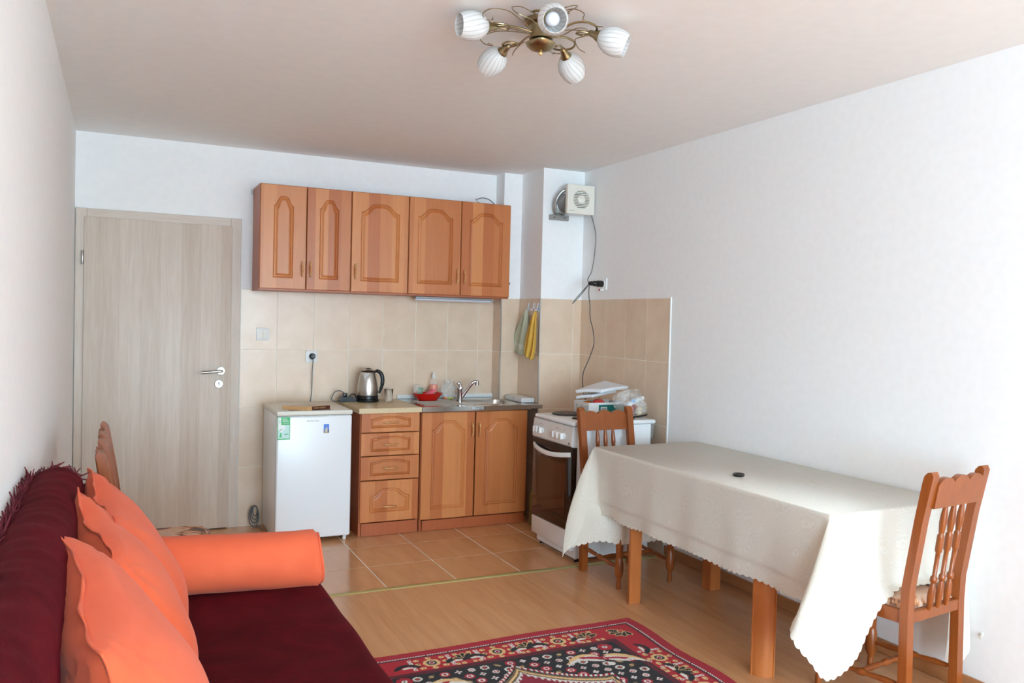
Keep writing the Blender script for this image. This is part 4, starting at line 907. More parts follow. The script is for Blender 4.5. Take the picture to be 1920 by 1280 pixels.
S((TX0 + .15, TY1), (TX0 + .152, TY1 - .008, CZ - .012), (TX0 + .162, TY1 - .012, .62), (TX0 + .178, TY1 - .030, .515), (TX0 + .195, TY1 - .050, .46), (TX0 + .208, TY1 - .062, .408))
SEAT = .464
S((TX0 + .22, TY1), (TX0 + .222, TY1 - .008, CZ - .012), (TX0 + .228, TY1 - .012, .63), (TX0 + .24, TY1 - .022, .53), (TX0 + .25, TY1 - .036, SEAT + .006), (TX0 + .262, TY1 - .066, SEAT - .012))
for x, o_ in ((.30, .062), (.38, .070), (.46, .074), (.53, .068)):
    S((TX0 + x, TY1), (TX0 + x, TY1 - .008, CZ - .012), (TX0 + x, TY1 - .010 - .006 * math.sin(x * 20), .63), (TX0 + x + .004, TY1 - .016, .54), (TX0 + x + .006, TY1 - .036, SEAT + .012), (TX0 + x + .01, TY1 - o_, SEAT + .004))
S((TX0 + .61, TY1), (TX0 + .61, TY1 - .008, CZ - .012), (TX0 + .612, TY1 - .012, .63), (TX0 + .62, TY1 - .020, .54), (TX0 + .632, TY1 - .035, .47), (TX0 + .640, TY1 - .06, .39))
S((TX0 + .67, TY1), (TX0 + .67, TY1 - .008, CZ - .012), (TX0 + .66, TY1 - .020, .60), (TX0 + .652, TY1 - .032, .46), (TX0 + .640, TY1 - .040, .32), (TX0 + .610, TY1 - .045, .12))
S((TX1, TY1), (TX1 + .002, TY1 - .009, CZ - .015), (TX1 - .003, TY1 - .040, .60), (TX1 - .006, TY1 - .062, .45), (TX1 - .010, TY1 - .078, .32), (TX1 - .015, TY1 - .09, .20))
S((TX1, TY1 + .06), (TX1 + .004, TY1 + .06, CZ - .012), (TX1 + .004, TY1 + .06, .64), (TX1 + .004, TY1 + .06, .56), (TX1 + .004, TY1 + .06, .50), (TX1 + .004, TY1 + .06, .44))
for k in range(1, 6):
    y = TY1 + .06 + (TY0 - TY1 - .12) * k / 5; S((TX1, y), (TX1 + .004, y, CZ - .012), (TX1 + .004, y, .64), (TX1 + .004, y, .56), (TX1 + .004, y, .50), (TX1 + .004, y, .44))
NR = 30
def resample(pl, n):
    pl = cr(pl, 6); L = [0]
    for a, b in zip(pl[:-1], pl[1:]): L.append(L[-1] + (b - a).length)
    out = []; i = 0
    for k in range(n):
        d = L[-1] * k / (n - 1)
        while i < len(L) - 2 and L[i + 1] < d: i += 1
        f = (d - L[i]) / max(L[i + 1] - L[i], 1e-9); out.append(pl[i].lerp(pl[i + 1], min(max(f, 0), 1)))
    return out, L[-1]
R_ = [resample(s, NR) for s in st]; ns_ = len(R_)
cols = []; lens = []
for i in range(ns_):
    p0, p1, p2, p3 = R_[i - 1], R_[i], R_[(i + 1) % ns_], R_[(i + 2) % ns_]
    hemd = (p1[0][-1] - p2[0][-1]).length; based = (p1[0][0] - p2[0][0]).length; n = max(2, int(max(hemd, based) / .0055))
    for j in range(n):
        t_ = j / n; h = t_ * t_ * (3 - 2 * t_); row = []
        for r in range(NR):
            a, b, c, d = p0[0][r], p1[0][r], p2[0][r], p3[0][r]
            d1, d2 = (c - a).length, (d - b).length; L12 = (c - b).length
            m1 = (c - a) * (min(1, L12 / max(d1, 1e-6)) ); m2 = (d - b) * (min(1, L12 / max(d2, 1e-6)))
            row.append(b * (2 * t_ ** 3 - 3 * t_ ** 2 + 1) + m1 * (t_ ** 3 - 2 * t_ ** 2 + t_) + c * (-2 * t_ ** 3 + 3 * t_ ** 2) + m2 * (t_ ** 3 - t_ ** 2))
        cols.append(row); lens.append(p1[1] * (1 - h) + p2[1] * h)
acc = 0; hems = [0]
for a, b in zip(cols[:-1], cols[1:]): acc += (b[-1] - a[-1]).length; hems.append(acc)
npitch = round(acc / .034); pitch = acc / npitch
cl = MB(); nc = len(cols); ub = 0
for i, row in enumerate(cols):      # scalloped hem: the last rows stretch a little at each lobe
    sc_ = .010 * abs(math.sin(PI * hems[i] / pitch)) ** .7
    d = (row[-1] - row[-3]).normalized()
    for r, f in ((NR - 1, 1.), (NR - 2, .6), (NR - 3, .25)): row[r] = row[r] + d * sc_ * f
cl.grid(cols, nc, NR, True)
fi = 0; us = [0]
for a, b in zip(cols, cols[1:] + cols[:1]): us.append(us[-1] + max((b[0] - a[0]).length, .5 * (b[-1] - a[-1]).length))
for i in range(nc):
    l0, l1 = lens[i], lens[(i + 1) % nc]
    for j in range(NR - 1):
        v0, v1 = j / (NR - 1), (j + 1) / (NR - 1)
        cl.uv[fi] = ((us[i], v0 * l0), (us[i + 1], v0 * l1), (us[i + 1], v1 * l1), (us[i], v1 * l0)); fi += 1
ft = len(cl.f); cl.f.append(tuple(i * NR for i in range(nc))); cl.mi.append(0); cl.uv[ft] = tuple((cols[i][0].x, cols[i][0].y) for i in range(nc))
o = cl.build('tablecloth', 'damask', smooth=70)
tag(o, 'cream damask tablecloth with scalloped hem draped over the dining table', 'tablecloth')
t = thing('ashtray', 'small round black dish on the tablecloth', 'dish', (2.80, -2.85, CZ))
local(MB().lathe([(0, .0006), (.020, .0006), (.024, .003), (.027, .009), (.026, .012), (.018, .010), (.013, .004), (0, .004)], (2.80, -2.85, CZ), 28).build('dish_body', mat('glossy_black', (18, 20, 22), .15)), t)
local(MB().tube([(2.80 + .024 * math.cos(2 * PI * i / 24), -2.85 + .024 * math.sin(2 * PI * i / 24), CZ + .011) for i in range(24)], .0022, 8, True).build('rim', mat('dark_grey_rim', (50, 54, 58), .2)), t)

# ================================================================== CHAIRS
def make_chair():
    """faces +y, backrest at -y, origin on the floor under the seat centre"""
    r = thing('dining_chair', 'x', 'chair', (0, 0, 0), 0, 'stained wooden dining chairs')
    hw, yb, yf = .1675, -.185, .185
    for s in (-1, 1):      # back posts, square, raked above the seat
        fr = [(yb + .020, .0004), (yb + .022, .40), (yb + .018, .50), (yb - .020, .75), (yb - .046, .895), (yb - .052, .918), (yb - .064, .932)]
        bk = [(yb - .078, .936), (yb - .086, .92), (yb - .052, .75), (yb - .014, .50), (yb - .010, .40), (yb - .016, .0004)]
        MB().prism(fr + bk, 'x', s * hw - .0195, s * hw + .0195).build('leg', 'chair', r, smooth=20)
    def yk(z): return yb + .003 - .0035 - max(0, z - .5) * .165 - .01
    cr_ = MB(); n = 36; pts = [(-hw + .019, .800), (hw - .019, .800)]
    for i in range(n + 1):
        u = 1 - i / n; pts.append((-hw + .019 + u * 2 * (hw - .019), .888 + .022 * abs(math.sin(3 * PI * u)) ** .75 + .006 * math.sin(PI * u)))
    vs = []; m = len(pts)
    for off in (-.011, .011): vs += [(x, yk(z) + off, z) for x, z in pts]
    cr_.add(vs, [tuple(range(m)), tuple(range(m, 2 * m))[::-1]] + [(i, (i + 1) % m, m + (i + 1) % m, m + i) for i in range(m)]); cr_.build('crest_rail', 'chair', r, smooth=30)
    prof = [(.0075, 0), (.0095, .01), (.0125, .045), (.0115, .075), (.0085, .092), (.0075, .097), (.0115, .100), (.0125, .108), (.0115, .117), (.0075, .121), (.0078, .19), (.0082, .205), (.0115, .209), (.0122, .214), (.0122, .262), (.0115, .267), (.0080, .271), (.0095, .278), (.0128, .310), (.0115, .338), (.0085, .362), (.0080, .372)]
    sv = None
    for x in (-.055, 0, .055):
        d = Vector((0, yk(.80) - yk(.405), .397)); sp_ = MB(); sp_.lathe([(a * 1.05, h * d.length / .372) for a, h in prof], (x, yk(.405), .405), 14, frame_to(d)); sp_.build('spindle', 'chair', r, smooth=60)
    f = MB(); f.box(-hw + .019, hw - .019, yb - .009, yb + .013, .368, .410, .003, 1); f.build('back_rail', 'chair', r)
    fw = .178
    for s in (-1, 1):
        q = MB(); a, b = (s * hw, yb + .012), (s * fw, yf); q.prism([(a[0] - .011, a[1]), (a[0] + .011, a[1]), (b[0] + .011, b[1]), (b[0] - .011, b[1])], 'z', .364, .412); q.build('side_rail', 'chair', r)
    MB().box(-fw + .012, fw - .012, yf - .011, yf + .011, .364, .412, .003, 1).build('front_rail', 'chair', r)
    leg = [(.011, .0004), (.013, .008), (.0125, .040), (.011, .052), (.015, .058), (.0215, .075), (.0245, .105), (.0235, .14), (.0195, .165), (.017, .172), (.0185, .178), (.0205, .25), (.0215, .34), (.0215, .3635)]
    for s in (-1, 1): MB().lathe(leg, (s * (fw - .006), yf - .004, 0), 18).build('leg', 'chair', r, smooth=60)
    def stretcher(a, b):
        d = Vector(b) - Vector(a); L = d.length; pf = [(.0085, 0), (.009, .08), (.0125, .2), (.010, .36), (.008, .42), (.013, .46), (.0145, .5), (.013, .54), (.008, .58), (.010, .64), (.0125, .8), (.009, .92), (.0085, 1)]
        MB().lathe([(q, h * L) for q, h in pf], a, 14, frame_to(d)).build('stretcher', 'chair', r, smooth=60)
    for s in (-1, 1): stretcher((s * hw, yb + .016, .135), (s * (fw - .006), yf - .028, .115))
    stretcher((-.165, .0, .125), (.165, .0, .125))
    cu = MB(); nx, ny = 22, 20; P = []      # padded seat
    for i in range(nx):
        row = []
        for j in range(ny):
            u, v = i / (nx - 1) * 2 - 1, j / (ny - 1) * 2 - 1; hwid = .155 + .014 * (v + 1) / 2
            k = max(0, (1 - abs(u) ** 5) * (1 - abs(v) ** 5)) ** .45
            row.append((u * hwid, .0 + v * .180 + .005,   .4125 + .036 * k))
        P.append(row)
    cu.grid(P, nx, ny); rim = [i * ny for i in range(nx)] + [(nx - 1) * ny + j for j in range(1, ny)] + [i * ny + ny - 1 for i in range(nx - 2, -1, -1)] + [j for j in range(ny - 2, 0, -1)]
    cu.f.append(tuple(rim)); cu.mi.append(0); cu.build('seat_cushion', 'seat', r, smooth=60)
    return r
proto = make_chair()
spots = [(2.995, -3.512, .12, 'wooden dining chair at the near end of the table, back to the camera'),
         (2.862, -1.865, PI + .03, 'wooden dining chair between the cooker and the far end of the table'),
         (.450, -1.820, -PI / 2, 'wooden chair with visible print seat in front of the door by the left wall'),
         (.450, -2.345, -PI / 2, 'wooden chair by the left wall directly behind the sofa end')]
for i, (x, y, a, lb_) in enumerate(spots):
    c = proto if i == 0 else copy_tree(proto)
    c.location = (x, y, 0); c.rotation_euler = (0, 0, a); c['label'] = lb_

# ================================================================== RUG
def make_rug():
    cx, y_top, hw, ln, step = 1.735, -2.449, .750, 2.10, .004
    nx, ny = int(2 * hw / step) + 1, int(ln / step) + 1
    X, D = np.meshgrid(np.linspace(-hw, hw, nx), np.linspace(0, ln, ny), indexing='ij')
    C = np.zeros((nx, ny, 3)); ed = np.minimum(np.minimum(X + hw, hw - X), np.minimum(D, ln - D))
    L = lambda c: np.array(lin(c)[:3])
    RD, DR, BK, WH, TN, BR, MR = L((168, 26, 44)), L((92, 22, 34)), L((36, 32, 34)), L((222, 218, 212)), L((222, 184, 128)), L((112, 90, 68)), L((140, 28, 50))
    C[:] = BK
    C[ed < .225] = DR; C[ed < .200] = L((176, 28, 40)); C[ed < .066] = DR; C[ed < .053] = WH; C[ed < .046] = RD
    tw = (ed >= .046) & (ed < .053) & (np.mod((X + D) * 160, 2) < .7); C[tw] = DR
    C[(ed > .196) & (ed < .202)] = BK
    def paint(x, d, r, fn):
        i0, i1 = max(0, int((x + hw - r) / step)), min(nx, int((x + hw + r) / step) + 2); j0, j1 = max(0, int((d - r) / step)), min(ny, int((d + r) / step) + 2)
        if i0 >= i1 or j0 >= j1: return
        fn(X[i0:i1, j0:j1] - x, D[i0:i1, j0:j1] - d, C[i0:i1, j0:j1])
    def disc(x, d, r, col):
        def f(a, b, c): c[a * a + b * b < r * r] = col
        paint(x, d, r, f)
    def ell(x, d, rx, ry, ang, col):
        def f(a, b, c): u = a * math.cos(ang) + b * math.sin(ang); v = -a * math.sin(ang) + b * math.cos(ang); c[(u / rx) ** 2 + (v / ry) ** 2 < 1] = col
        paint(x, d, max(rx, ry), f)
    def rosette(x, d, r, c1, c2, c3):
        for k in range(8): disc(x + r * .7 * math.cos(k * PI / 4), d + r * .7 * math.sin(k * PI / 4), r * .36, c1)
        disc(x, d, r * .62, c2); disc(x, d, r * .34, c3)
    def square(x, d, s, col, mid):
        def f(a, b, c): c[(np.abs(a) < s) & (np.abs(b) < s)] = col; c[(np.abs(a) < s * .4) & (np.abs(b) < s * .4)] = mid
        paint(x, d, s, f)
    def palmette(x, d, ang, s=.05):
        for k in (-2, -1, 0, 1, 2):
            a = ang + k * .62; px, pd = x + s * .55 * math.cos(a), d + s * .55 * math.sin(a)
            ell(px, pd, s * .58, s * .30, a, TN); ell(px, pd, s * .50, s * .23, a, BK)
        disc(x, d, s * .26, TN); disc(x, d, s * .18, RD)
    def leafpair(x, d, ang):
        for k in (-1, 1): ell(x + .03 * k * math.cos(ang), d + .03 * k * math.sin(ang), .034, .013, ang + .7 * k, BK)
        ell(x + .012 * math.sin(ang), d - .012 * math.cos(ang), .012, .024, ang + PI / 2, BK); ell(x - .014 * math.sin(ang), d + .014 * math.cos(ang), .02, .009, ang, WH)
    def band(P, ang, flip):
        """P(s, b): along / across (b = 0 mid band)"""
        n = int(len_ / .30)
        for k in range(-n, n + 1):
            s0 = k * .30
            x, d = P(s0, 0); rosette(x, d, .036, TN, BK, WH); disc(x, d, .010, RD)
            for q, bq in ((-.055, -.04), (.055, -.04), (-.06, .0), (.06, .0), (-.05, .04), (.05, .04), (0, -.052), (0, .05)): ell(*P(s0 + q, bq), .013, .011, ang, TN); disc(*P(s0 + q + .004, bq - .002), .003, BK)
            for q in (-.085, .085):
                for bq in (-.045, -.02, .02, .045): square(*P(s0 + q, bq), .009, WH, RD); 
            leafpair(*P(s0 + .112, .005), ang); leafpair(*P(s0 - .112, .005), ang)
            x, d = P(s0 + .15, .008); palmette(x, d, ang - PI / 2 if not flip else ang + PI / 2, .05)
            for q in (.10, .125, .175, .20): square(*P(s0 + q, .052), .009, TN, BR)
            for q in (.118, .182): square(*P(s0 + q, -.045), .009, TN, BR)
    len_ = hw - .21; band(lambda s, b: (s, .132 + b), 0, False); band(lambda s, b: (s, ln - .132 - b), 0, True)
    len_ = ln / 2 - .21; band(lambda s, b: (hw - .132 - b, ln / 2 + s), PI / 2, False); band(lambda s, b: (-hw + .132 + b, ln / 2 + s), PI / 2, True)
    for sx in (-1, 1):
        for dd in (.132, ln - .132): palmette(sx * (hw - .132), dd, PI / 2 + sx * .78 if dd < 1 else -PI / 2, .056)
    # the field: scattered blossoms
    rg = random.Random(3); inn = hw - .225
    gx = .058; k = 0
    for i in range(-9, 10):
        for j in range(0, 30):
            x = i * gx + (.029 if j % 2 else 0); d = .262 + j * .052
            if abs(x) > inn - .025 or d > ln - .25: continue
            k += 1; typ = (i * 7 + j * 3) % 5; ax_ = abs(x)
            if typ == 0: rosette(x, d, .022, RD, WH, RD)
            elif typ == 1: rosette(x, d, .020, WH, BR, RD)
            elif typ == 2:
                for a in range(4): disc(x + .009 * math.cos(a * PI / 2), d + .009 * math.sin(a * PI / 2), .0055, WH)
                disc(x, d, .004, RD)
            elif typ == 3: ell(x, d, .020, .010, .8 * (1 if i % 2 else -1), BR); ell(x, d, .012, .004, .8, TN)
            else: rosette(x, d, .015, WH, RD, WH)
    # corner scrolls
    def scroll(cx_, cd, sx, sd):
        for a in range(44):
            u = a / 43; x = .02 + .16 * u; d = .03 * math.sin(u * PI * 1.1) - .055 * u * u
            w = .016 * math.sin(PI * min(1, u * 1.05 + .05)) + .004
            for (px, pd) in ((-x, .02 - d * .6), (x * .92, .02 + x * .55 - d * .5)):
                disc(cx_ + sx * px, cd + sd * (pd + .012), w, WH); disc(cx_ + sx * px, cd + sd * (pd - .004), w * .75, TN)
        for q in (-1, 1): ell(cx_ + sx * q * .05, cd + sd * (.055 + .02 * q), .055, .014, .35 * sx * sd, RD); ell(cx_ + sx * q * .055, cd + sd * (.075 + .02 * q), .05, .010, .5 * sx * sd, WH)
        rosette(cx_ + sx * .065, cd - sd * .045, .034, RD, RD, WH); disc(cx_ + sx * .065, cd - sd * .045, .006, BK); disc(cx_, cd + sd * .115, .016, WH)
    for sx in (-1, 1): scroll(sx * (inn - .13), .31, sx, 1); scroll(sx * (inn - .13), ln - .31, sx, -1)
    # central medallion with a lobed outline
    U = X / .42; V = (D - ln / 2) / .66; th = np.arctan2(V, U); rr = np.sqrt(U * U + V * V)
    lob = 1 - .16 * np.abs(np.sin(th * 4)) ** .6 + .05; q = rr / lob
    fr = .10 * (np.sin(th * 120) > 0)
    for lim, col in ((1.13, RD), (1.10, BK), (1.085, BR), (1.06, TN), (1.035, BR), (1.015, WH)): C[q < lim] = col
    C[(q < 1.13) & (q > 1.10) & (np.sin(th * 150) > 0)] = WH
    C[(q < 1.0) & (q < .975 + fr * .3)] = MR
    C[(q < .55)] = BK; C[(q < .53)] = RD
    sel = (q < .97) & (np.mod(X * 60, 1) < .12); C[sel] *= .86
    C *= (1 + .10 * (np.random.rand(nx, ny, 1) - .5))
    Zz = .0075 + .0025 * np.sin(D * 9 + X * 3) * np.clip((X - .55) * 6, 0, 1) + .0009 * np.random.rand(nx, ny)
    wob = .010 * np.sin(D * 11.) * np.clip((X - .5) * 4, 0, 1) + .012 * np.sin(D * 3.1 + .5) * np.clip((X - .5) * 4, 0, 1)
    top = np.stack([X + cx + wob, y_top - D + .006 * np.sin(X * 6) * np.clip(1 - D * 4, 0, 1), Zz], -1).reshape(-1, 3)
    me = bpy.data.meshes.new('rug'); idx = np.arange(nx * ny).reshape(nx, ny)
    q4 = np.stack([idx[:-1, :-1], idx[:-1, 1:], idx[1:, 1:], idx[1:, :-1]], -1).reshape(-1, 4)[:, ::-1]
    rim = np.concatenate([idx[:, 0], idx[-1, 1:], idx[-2::-1, -1], idx[0, -2:0:-1]]); nr = len(rim)
    low = top[rim].copy(); low[:, 2] = .0006; V_ = np.concatenate([top, low]); base = nx * ny
    sq_ = np.stack([rim, np.roll(rim, -1), base + np.roll(np.arange(nr), -1), base + np.arange(nr)], -1)
    F_ = np.concatenate([q4, sq_]); me.vertices.add(len(V_)); me.vertices.foreach_set('co', V_.ravel()); me.loops.add(F_.size); me.loops.foreach_set('vertex_index', F_.ravel().astype(np.int32))
    me.polygons.add(len(F_)); me.polygons.foreach_set('loop_start', np.arange(0, F_.size, 4, dtype=np.int32)); me.polygons.foreach_set('use_smooth', [True] * len(F_))
    me.update(calc_edges=True); me.validate()
    ca = me.color_attributes.new('pattern', 'FLOAT_COLOR', 'POINT'); cc = np.ones((len(V_), 4)); cc[:base, :3] = C.reshape(-1, 3); cc[base:, :3] = RD; ca.data.foreach_set('color', cc.ravel())
    m = mat('woven_rug_pile', (150, 30, 40), .95); tt = NT(m); at = tt.n('ShaderNodeAttribute', attribute_name='pattern'); tt.color(at.outputs['Color']); tt.b.inputs['Sheen Weight'].default_value = .1; tt.b.inputs['Specular IOR Level'].default_value = .1
    tt.bump(tt.noise(tt.coord(), 500, 2), .4, .002)
    me.materials.append(m); o = bpy.data.objects.new('rug', me); COL.objects.link(o)
    tag(o, 'red and black patterned oriental rug on the laminate floor', 'rug')
make_rug()

# ================================================================== SOFA
SEZ, SEY = .450, -2.585; SBY = -2.93
t = thing('sofa', 'low sofa along the left wall under burgundy velvet', 'sofa', (.5, -3.7, 0))
YN = -5.2
local(MB().box(.03, .90, YN, SEY - .02, .03, .25, .01, 2).build('base', 'velvet'), t)
def cushion_slab(x0, x1, y0, y1, z0, z1, r, amp, name, par, nx=34, ny=90):
    """rounded padded block with gentle puckers"""
    b = MB(); sec = []
    n = 6
    for q, (sx, sz) in enumerate(((1, 1), (-1, 1), (-1, -1), (1, -1))):
        for i in range(n + 1):
            a = PI / 2 * (q + i / n); sec.append(((x0 + x1) / 2 + sx * ((x1 - x0) / 2 - r) + r * math.cos(a), (z0 + z1) / 2 + sz * ((z1 - z0) / 2 - min(r, (z1 - z0) / 2)) + min(r, (z1 - z0) / 2) * math.sin(a)))
    sec2 = []
    for i in range(len(sec)):
        p, q = sec[i], sec[(i + 1) % len(sec)]; L = math.dist(p, q); k = max(1, int(L / .03))
        for j in range(k): sec2.append((p[0] + (q[0] - p[0]) * j / k, p[1] + (q[1] - p[1]) * j / k))
    P = []; cxm, czm = (x0 + x1) / 2, (z0 + z1) / 2
    for j in range(ny + 1):
        y = y0 + (y1 - y0) * j / ny; d = min(y - y0, y1 - y); k = 1 if d > r else math.sqrt(max(0, 1 - ((r - d) / r) ** 2)) ; row = []
        for (x, z) in sec2:
            ins = r * (1 - k); sx, sz = x - cxm, z - czm
            w = amp * (math.sin(x * 9 + y * 5) * math.sin(y * 7 + 1.3 * x) + .5 * math.sin(17 * y + 6 * x))
            xx = cxm + sx * (1 - ins / max((x1 - x0) / 2, 1e-3)); zz = czm + sz * (1 - ins / max((z1 - z0) / 2, 1e-3)) + (w if z > czm else 0)
            row.append((xx, y, zz))
        P.append(row)
    m = len(sec2); vs = [p for r_ in P for p in r_]; fs = []
    for j in range(ny):
        for i in range(m): fs.append((j * m + i, j * m + (i + 1) % m, (j + 1) * m + (i + 1) % m, (j + 1) * m + i))
    fs += [tuple(range(m))[::-1], tuple(range(ny * m, (ny + 1) * m))]; b.add(vs, fs)
    return local(b.build(name, 'velvet', smooth=80), par)
cushion_slab(.10, .955, YN, SEY, .22, SEZ, .06, .004, 'seat_cushion', t)
cushion_slab(.015, .150, YN, SBY - .005, .10, .915, .06, .0, 'backrest', t)
# fringed throw over the backrest
t = thing('fringed_throw', 'burgundy fringed throw draped over the sofa back', 'throw', (.09, -3.6, .85))
ny = 120; sec = [(.012, .78), (.008, .88), (.014, .928), (.042, .956), (.082, .964), (.120, .948), (.148, .91), (.156, .84), (.157, .70), (.159, .56)]
sec = [(p.x, p.z) for p in cr([(x, 0, z) for x, z in sec], 4)]
b = MB(); P = []
for j in range(ny + 1):
    y = YN + .02 + (SBY - YN - .02) * j / ny; row = []
    for i, (x, z) in enumerate(sec):
        u = i / (len(sec) - 1); w = .0018 * math.sin(26 * y + 9 * u + 3 * math.sin(5 * y)) + .0016 * math.sin(67 * y - 14 * u + 2 * math.sin(11 * y)) + .002 * math.sin(9 * y - 4 * u)
        row.append((max(.006, x + .5 * abs(w)), y, z + w + .012 * math.sin(1.3 * y + 2)))
    P.append(row)
b.grid(P, ny + 1, len(sec)); o = b.build('throw_cloth', 'velvet', smooth=80); sm = o.modifiers.new('thickness', 'SOLIDIFY'); sm.thickness = .005; sm.offset = 1; local(o, t)
rg = random.Random(5); fr_ = MB()
def strand(p, d, L, droop):
    p = Vector(p); d = Vector(d).normalized(); side = Vector((rg.uniform(-1, 1), rg.uniform(-1, 1), rg.uniform(-.4, .4))) * .012
    pts = [p, p + d * L * .5 + side * .5 - Vector((0, 0, droop * .25)), p + d * L + side - Vector((0, 0, droop))]
    pts = [Vector((max(.004, q.x), q.y, q.z)) for q in pts]; fr_.tube(pts, [.0032, .0026, .0014], 4)
for i, (x, z) in enumerate(sec[2:34]):          # far end
    for k in range(5): strand((x + rg.uniform(-.004, .004), SBY - .002, z + .012 * math.sin(1.3 * SBY + 2)), (rg.uniform(-.1, .6), rg.uniform(.4, 1), rg.uniform(-.1, .6)), rg.uniform(.025, .05), rg.uniform(.004, .02))
for j in range(620):                             # along the wall side
    y = YN + .05 + (SBY - .06 - YN) * rg.random(); strand((.012 + rg.uniform(0, .012), y, .934 + rg.uniform(-.03, .012) + .012 * math.sin(1.3 * y + 2)), (rg.uniform(-.3, .15), rg.uniform(-.5, .5), rg.uniform(.4, 1)), rg.uniform(.02, .05), rg.uniform(0, .008))
o = local(fr_.build('fringe', 'velvet2'), t); o['kind'] = 'stuff'
# --- scatter cushions
def pillow(name, label, c, w, h, th, rx, rz, ry, seed, group='orange sofa cushions'):
    """w along local x, h along local z, faces local -y/+y"""
    rg = random.Random(seed); ph = [rg.random() * 6 for _ in range(8)]; n = 40; b = MB()
    t = thing(name, label, 'cushion', c, 0, group); Rm = Matrix.Rotation(rz, 3, 'Z') @ Matrix.Rotation(rx, 3, 'X') @ Matrix.Rotation(ry, 3, 'Y')
    def face(sgn):
        P = []
        for i in range(n + 1):
            row = []
            for j in range(n + 1):
                u, v = i / n * 2 - 1, j / n * 2 - 1
                pin = 1 - .07 * (1 - v * v) * abs(u) ** 3, 1 - .07 * (1 - u * u) * abs(v) ** 3
                k = max(0, (1 - u * u) * (1 - v * v)) ** .42
                cr0 = max(abs(u), abs(v)); wr = .006 * math.sin(9 * math.atan2(v - .9, u - .9) * 1.3 + ph[0]) * max(0, 1 - math.hypot(u - .9, v - .9)) + .006 * math.sin(11 * math.atan2(v - .9, u + .9) + ph[1]) * max(0, 1 - math.hypot(u + .9, v - .9)) + .004 * math.sin(5 * u + 3 * v + ph[2]) * k
                y = sgn * (th / 2 * k * (1 - .28 * v) + wr * (1 if k > 0 else 0) * min(1, k * 3)) + .010 * math.sin(4 * u + ph[3]) * abs(v) ** 4
                row.append(tuple(Rm @ Vector((u * w / 2 * pin[0], y, v * h / 2 * pin[1])) + Vector(c)))
            P.append(row)
        return P
    A, B_ = face(-1), face(1); b.grid(A, n + 1, n + 1); b.grid(B_, n + 1, n + 1)
    local(b.build('cushion_cover', 'orange', smooth=80), t)
    edge = [A[i][0] for i in range(n)] + [A[n][j] for j in range(n)] + [A[n - i][n] for i in range(n)] + [A[0][n - j] for j in range(n)]
    fl = MB(); inn = [Vector(p) for p in edge]; cc = Vector(c); outp = []
    for k, p in enumerate(inn):
        d = (p - cc).normalized(); outp.append(p + d * (.012 + .005 * math.sin(k * .8 + ph[4])) + (Rm @ Vector((0, .004 * math.sin(k * .55 + ph[5]), 0))))
    m = len(inn); fl.add([p - (p - cc).normalized() * .006 for p in inn] + outp, [(i, (i + 1) % m, m + (i + 1) % m, m + i) for i in range(m)])
    o = fl.build('seam_flange', 'orange', smooth=80); s = o.modifiers.new('thickness', 'SOLIDIFY'); s.thickness = .004; s.offset = 0; local(o, t)
    return t
pillow('square_cushion', 'orange square cushion nearest the bolster, farthest of the three leaning ones', (.285, -3.075, .690), .50, .46, .22, -.40, PI / 2 + .10, -.14, 1)
pillow('square_cushion', 'middle of the three orange cushions leaning on the sofa back', (.275, -3.435, .692), .50, .46, .22, -.40, PI / 2 + .14, -.16, 2)
pillow('square_cushion', 'nearest orange cushion leaning on the sofa back, cut by the frame', (.262, -3.965, .690), .66, .48, .27, -.36, PI / 2 + .10, -.08, 3)
# bolster
t = thing('bolster_cushion', 'orange cylindrical bolster lying across the far sofa end', 'cushion', (.62, -2.70, SEZ), 0, 'orange sofa cushions')
b = MB(); n, k = 36, 40; P = []
for j in range(k + 1):
    u = j / k; x = .26 + .665 * u; d = min(u, 1 - u) * .665; r0 = .106 * (1 - max(0, 1 - d / .022) ** 3 * .16) * (1 - .05 * math.sin(PI * u)); row = []
    for i in range(n):
        a = 2 * PI * i / n; r = r0 * (1 + .012 * math.sin(3 * a + 9 * u) + .008 * math.sin(7 * a - 20 * u)); z = r * math.sin(a)
        row.append((x + .006 * math.sin(2 * a) * (u > .97), -2.705 + r * 1.03 * math.cos(a), SEZ + .100 + (max(z, -.098) if z < 0 else z) - .030 * u + .012))
    P.append(row)
vs = [p for r_ in P for p in r_]; fs = []
for j in range(k):
    for i in range(n): fs.append((j * n + i, j * n + (i + 1) % n, (j + 1) * n + (i + 1) % n, (j + 1) * n + i))
b.add(vs, fs)
for j in (0, k):       # gathered end discs
    c = Vector((P[j][0][0], -2.705, sum(p[2] for p in P[j]) / n)); ring2 = [tuple(Vector(p).lerp(c, .5) + Vector(((.010 if j else -.010) + .003 * math.sin(9 * q), 0, 0))) for q, p in enumerate(P[j])]
    o_ = b.add(list(P[j]) + ring2 + [tuple(c + Vector((.006 if j else -.006, 0, 0)))], [])
    for i in range(n):
        b.f.append((o_ + i, o_ + (i + 1) % n, o_ + n + (i + 1) % n, o_ + n + i)); b.f.append((o_ + n + i, o_ + n + (i + 1) % n, o_ + 2 * n)); b.mi += [0, 0]
local(b.build('bolster_cover', 'orange', smooth=60), t)
local(MB().tube([Vector(p) + Vector((.002, 0, 0)) for p in P[k]], .0045, 8, True).build('piping', 'orange'), t)

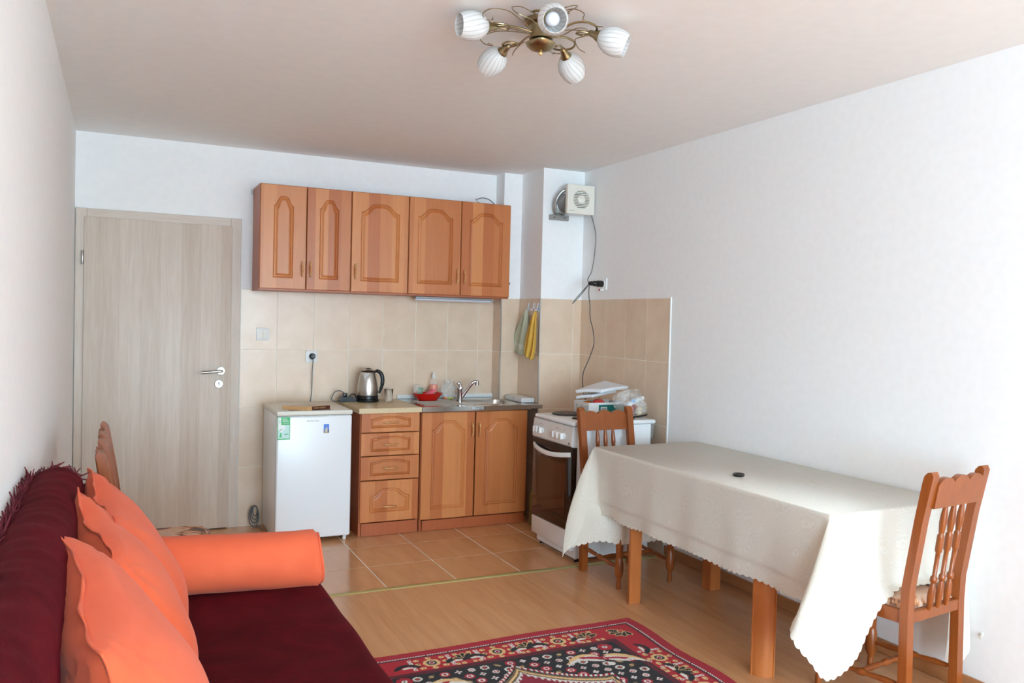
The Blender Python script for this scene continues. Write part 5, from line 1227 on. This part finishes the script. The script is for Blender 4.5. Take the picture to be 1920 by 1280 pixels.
# ================================================================== CEILING LAMP
LC = Vector((1.625, -3.06, H))
t = thing('ceiling_lamp', 'antique brass ceiling lamp with five striped white glass shades', 'lamp', LC)
local(MB().lathe([(.062, 0), (.062, -.016), (.058, -.020), (.044, -.022), (.040, -.030), (.040, -.060), (.043, -.062), (.043, -.070), (.030, -.073), (.028, -.080), (.040, -.083), (.056, -.086), (.052, -.094), (.038, -.106), (.016, -.114), (.0, -.115)], LC - Vector((0, 0, .0004)), 36).build('canopy', 'brass', smooth=40), t)
local(MB().lathe([(.0, -.113), (.006, -.115), (.009, -.121), (.006, -.127), (0, -.129)], LC, 16).build('finial', 'gold', smooth=60), t)
SHP = [(.020, 0), (.034, .012), (.048, .035), (.0525, .060), (.049, .088), (.041, .108), (.0395, .1075), (.0475, .087), (.051, .060), (.0465, .036), (.033, .014), (.018, .003)]
for k in range(5):
    a = math.radians(-108 + 72 * k); d = Vector((math.cos(a), math.sin(a), 0)); n_ = Vector((-d.y, d.x, 0)); zc = H - .050
    def L(r, s_, z): q = LC + d * r + n_ * s_; return (q.x, q.y, H + z)
    arm = cr([L(.036, 0, -.050), L(.075, -.012, -.040), L(.125, -.040, -.030), L(.175, -.055, -.035), L(.205, -.030, -.045), L(.190, .015, -.050), L(.150, .025, -.052), L(.130, -.004, -.055), L(.150, -.012, -.052), L(.186, -.004, -.057)], 8)
    ao = local(MB().tube(arm, .0042, 8).build('arm', 'brass'), t)
    local(MB().tube(cr([L(.040, .006, -.045), L(.10, .035, -.028), L(.17, .075, -.022), L(.235, .085, -.03), L(.255, .055, -.040), L(.235, .03, -.048), L(.215, .045, -.052), L(.222, .062, -.05)], 8), .0017, 6).build('wire_scroll', 'brass'), ao)
    local(MB().tube(cr([L(.040, -.006, -.055), L(.085, -.045, -.035), L(.09, -.10, -.016), L(.13, -.125, -.012), L(.165, -.10, -.02), L(.16, -.065, -.03), L(.20, -.06, -.05), L(.23, -.075, -.06)], 8), .0017, 6).build('wire_scroll', 'brass'), ao)
    sd_ = (d * 1.0 + Vector((0, 0, (-.42, -.40, -.55, -.45, -.12)[k]))).normalized(); Q = frame_to(sd_); bp_ = Vector(L(.182, -.004, -.056))
    sh = local(MB().lathe([(.005, -.012), (.010, -.006), (.0125, .004), (.013, .012), (.019, .024), (.024, .036), (.023, .038), (0, .038)], bp_, 20, Q).build('lamp_holder', 'brass', smooth=50), t)
    q0 = bp_ + sd_ * .030
    local(MB().lathe([(r * .98, h) for r, h in SHP], q0, 36, Q, uv=True, cap=False).build('glass_shade', 'shade', smooth=60), t)
    local(MB().lathe([(.010, .006), (.011, .02), (.020, .040), (.024, .055), (.022, .070), (.012, .080), (0, .083)], q0, 20, Q).build('bulb', mat('white_bulb', (240, 240, 250), .2) if k == 0 else bpy.data.materials['white_bulb'], smooth=60), t)

t = thing('cable_stub', 'tiny pale cable end sticking out of the right wall behind the near chair', 'cable', (W, -3.674, .24))
local(MB().tube(cr([(W - .001, -3.674, .245), (W - .010, -3.676, .242), (W - .016, -3.680, .230)], 4), .003, 6).build('wire_end', mat('pale_cable', (206, 190, 170), .5)), t)
local(MB().lathe([(.008, 0), (.008, .003), (0, .004)], (W - .0006, -3.674, .245), 12, RXm).build('wall_clip', 'whitep'), t)
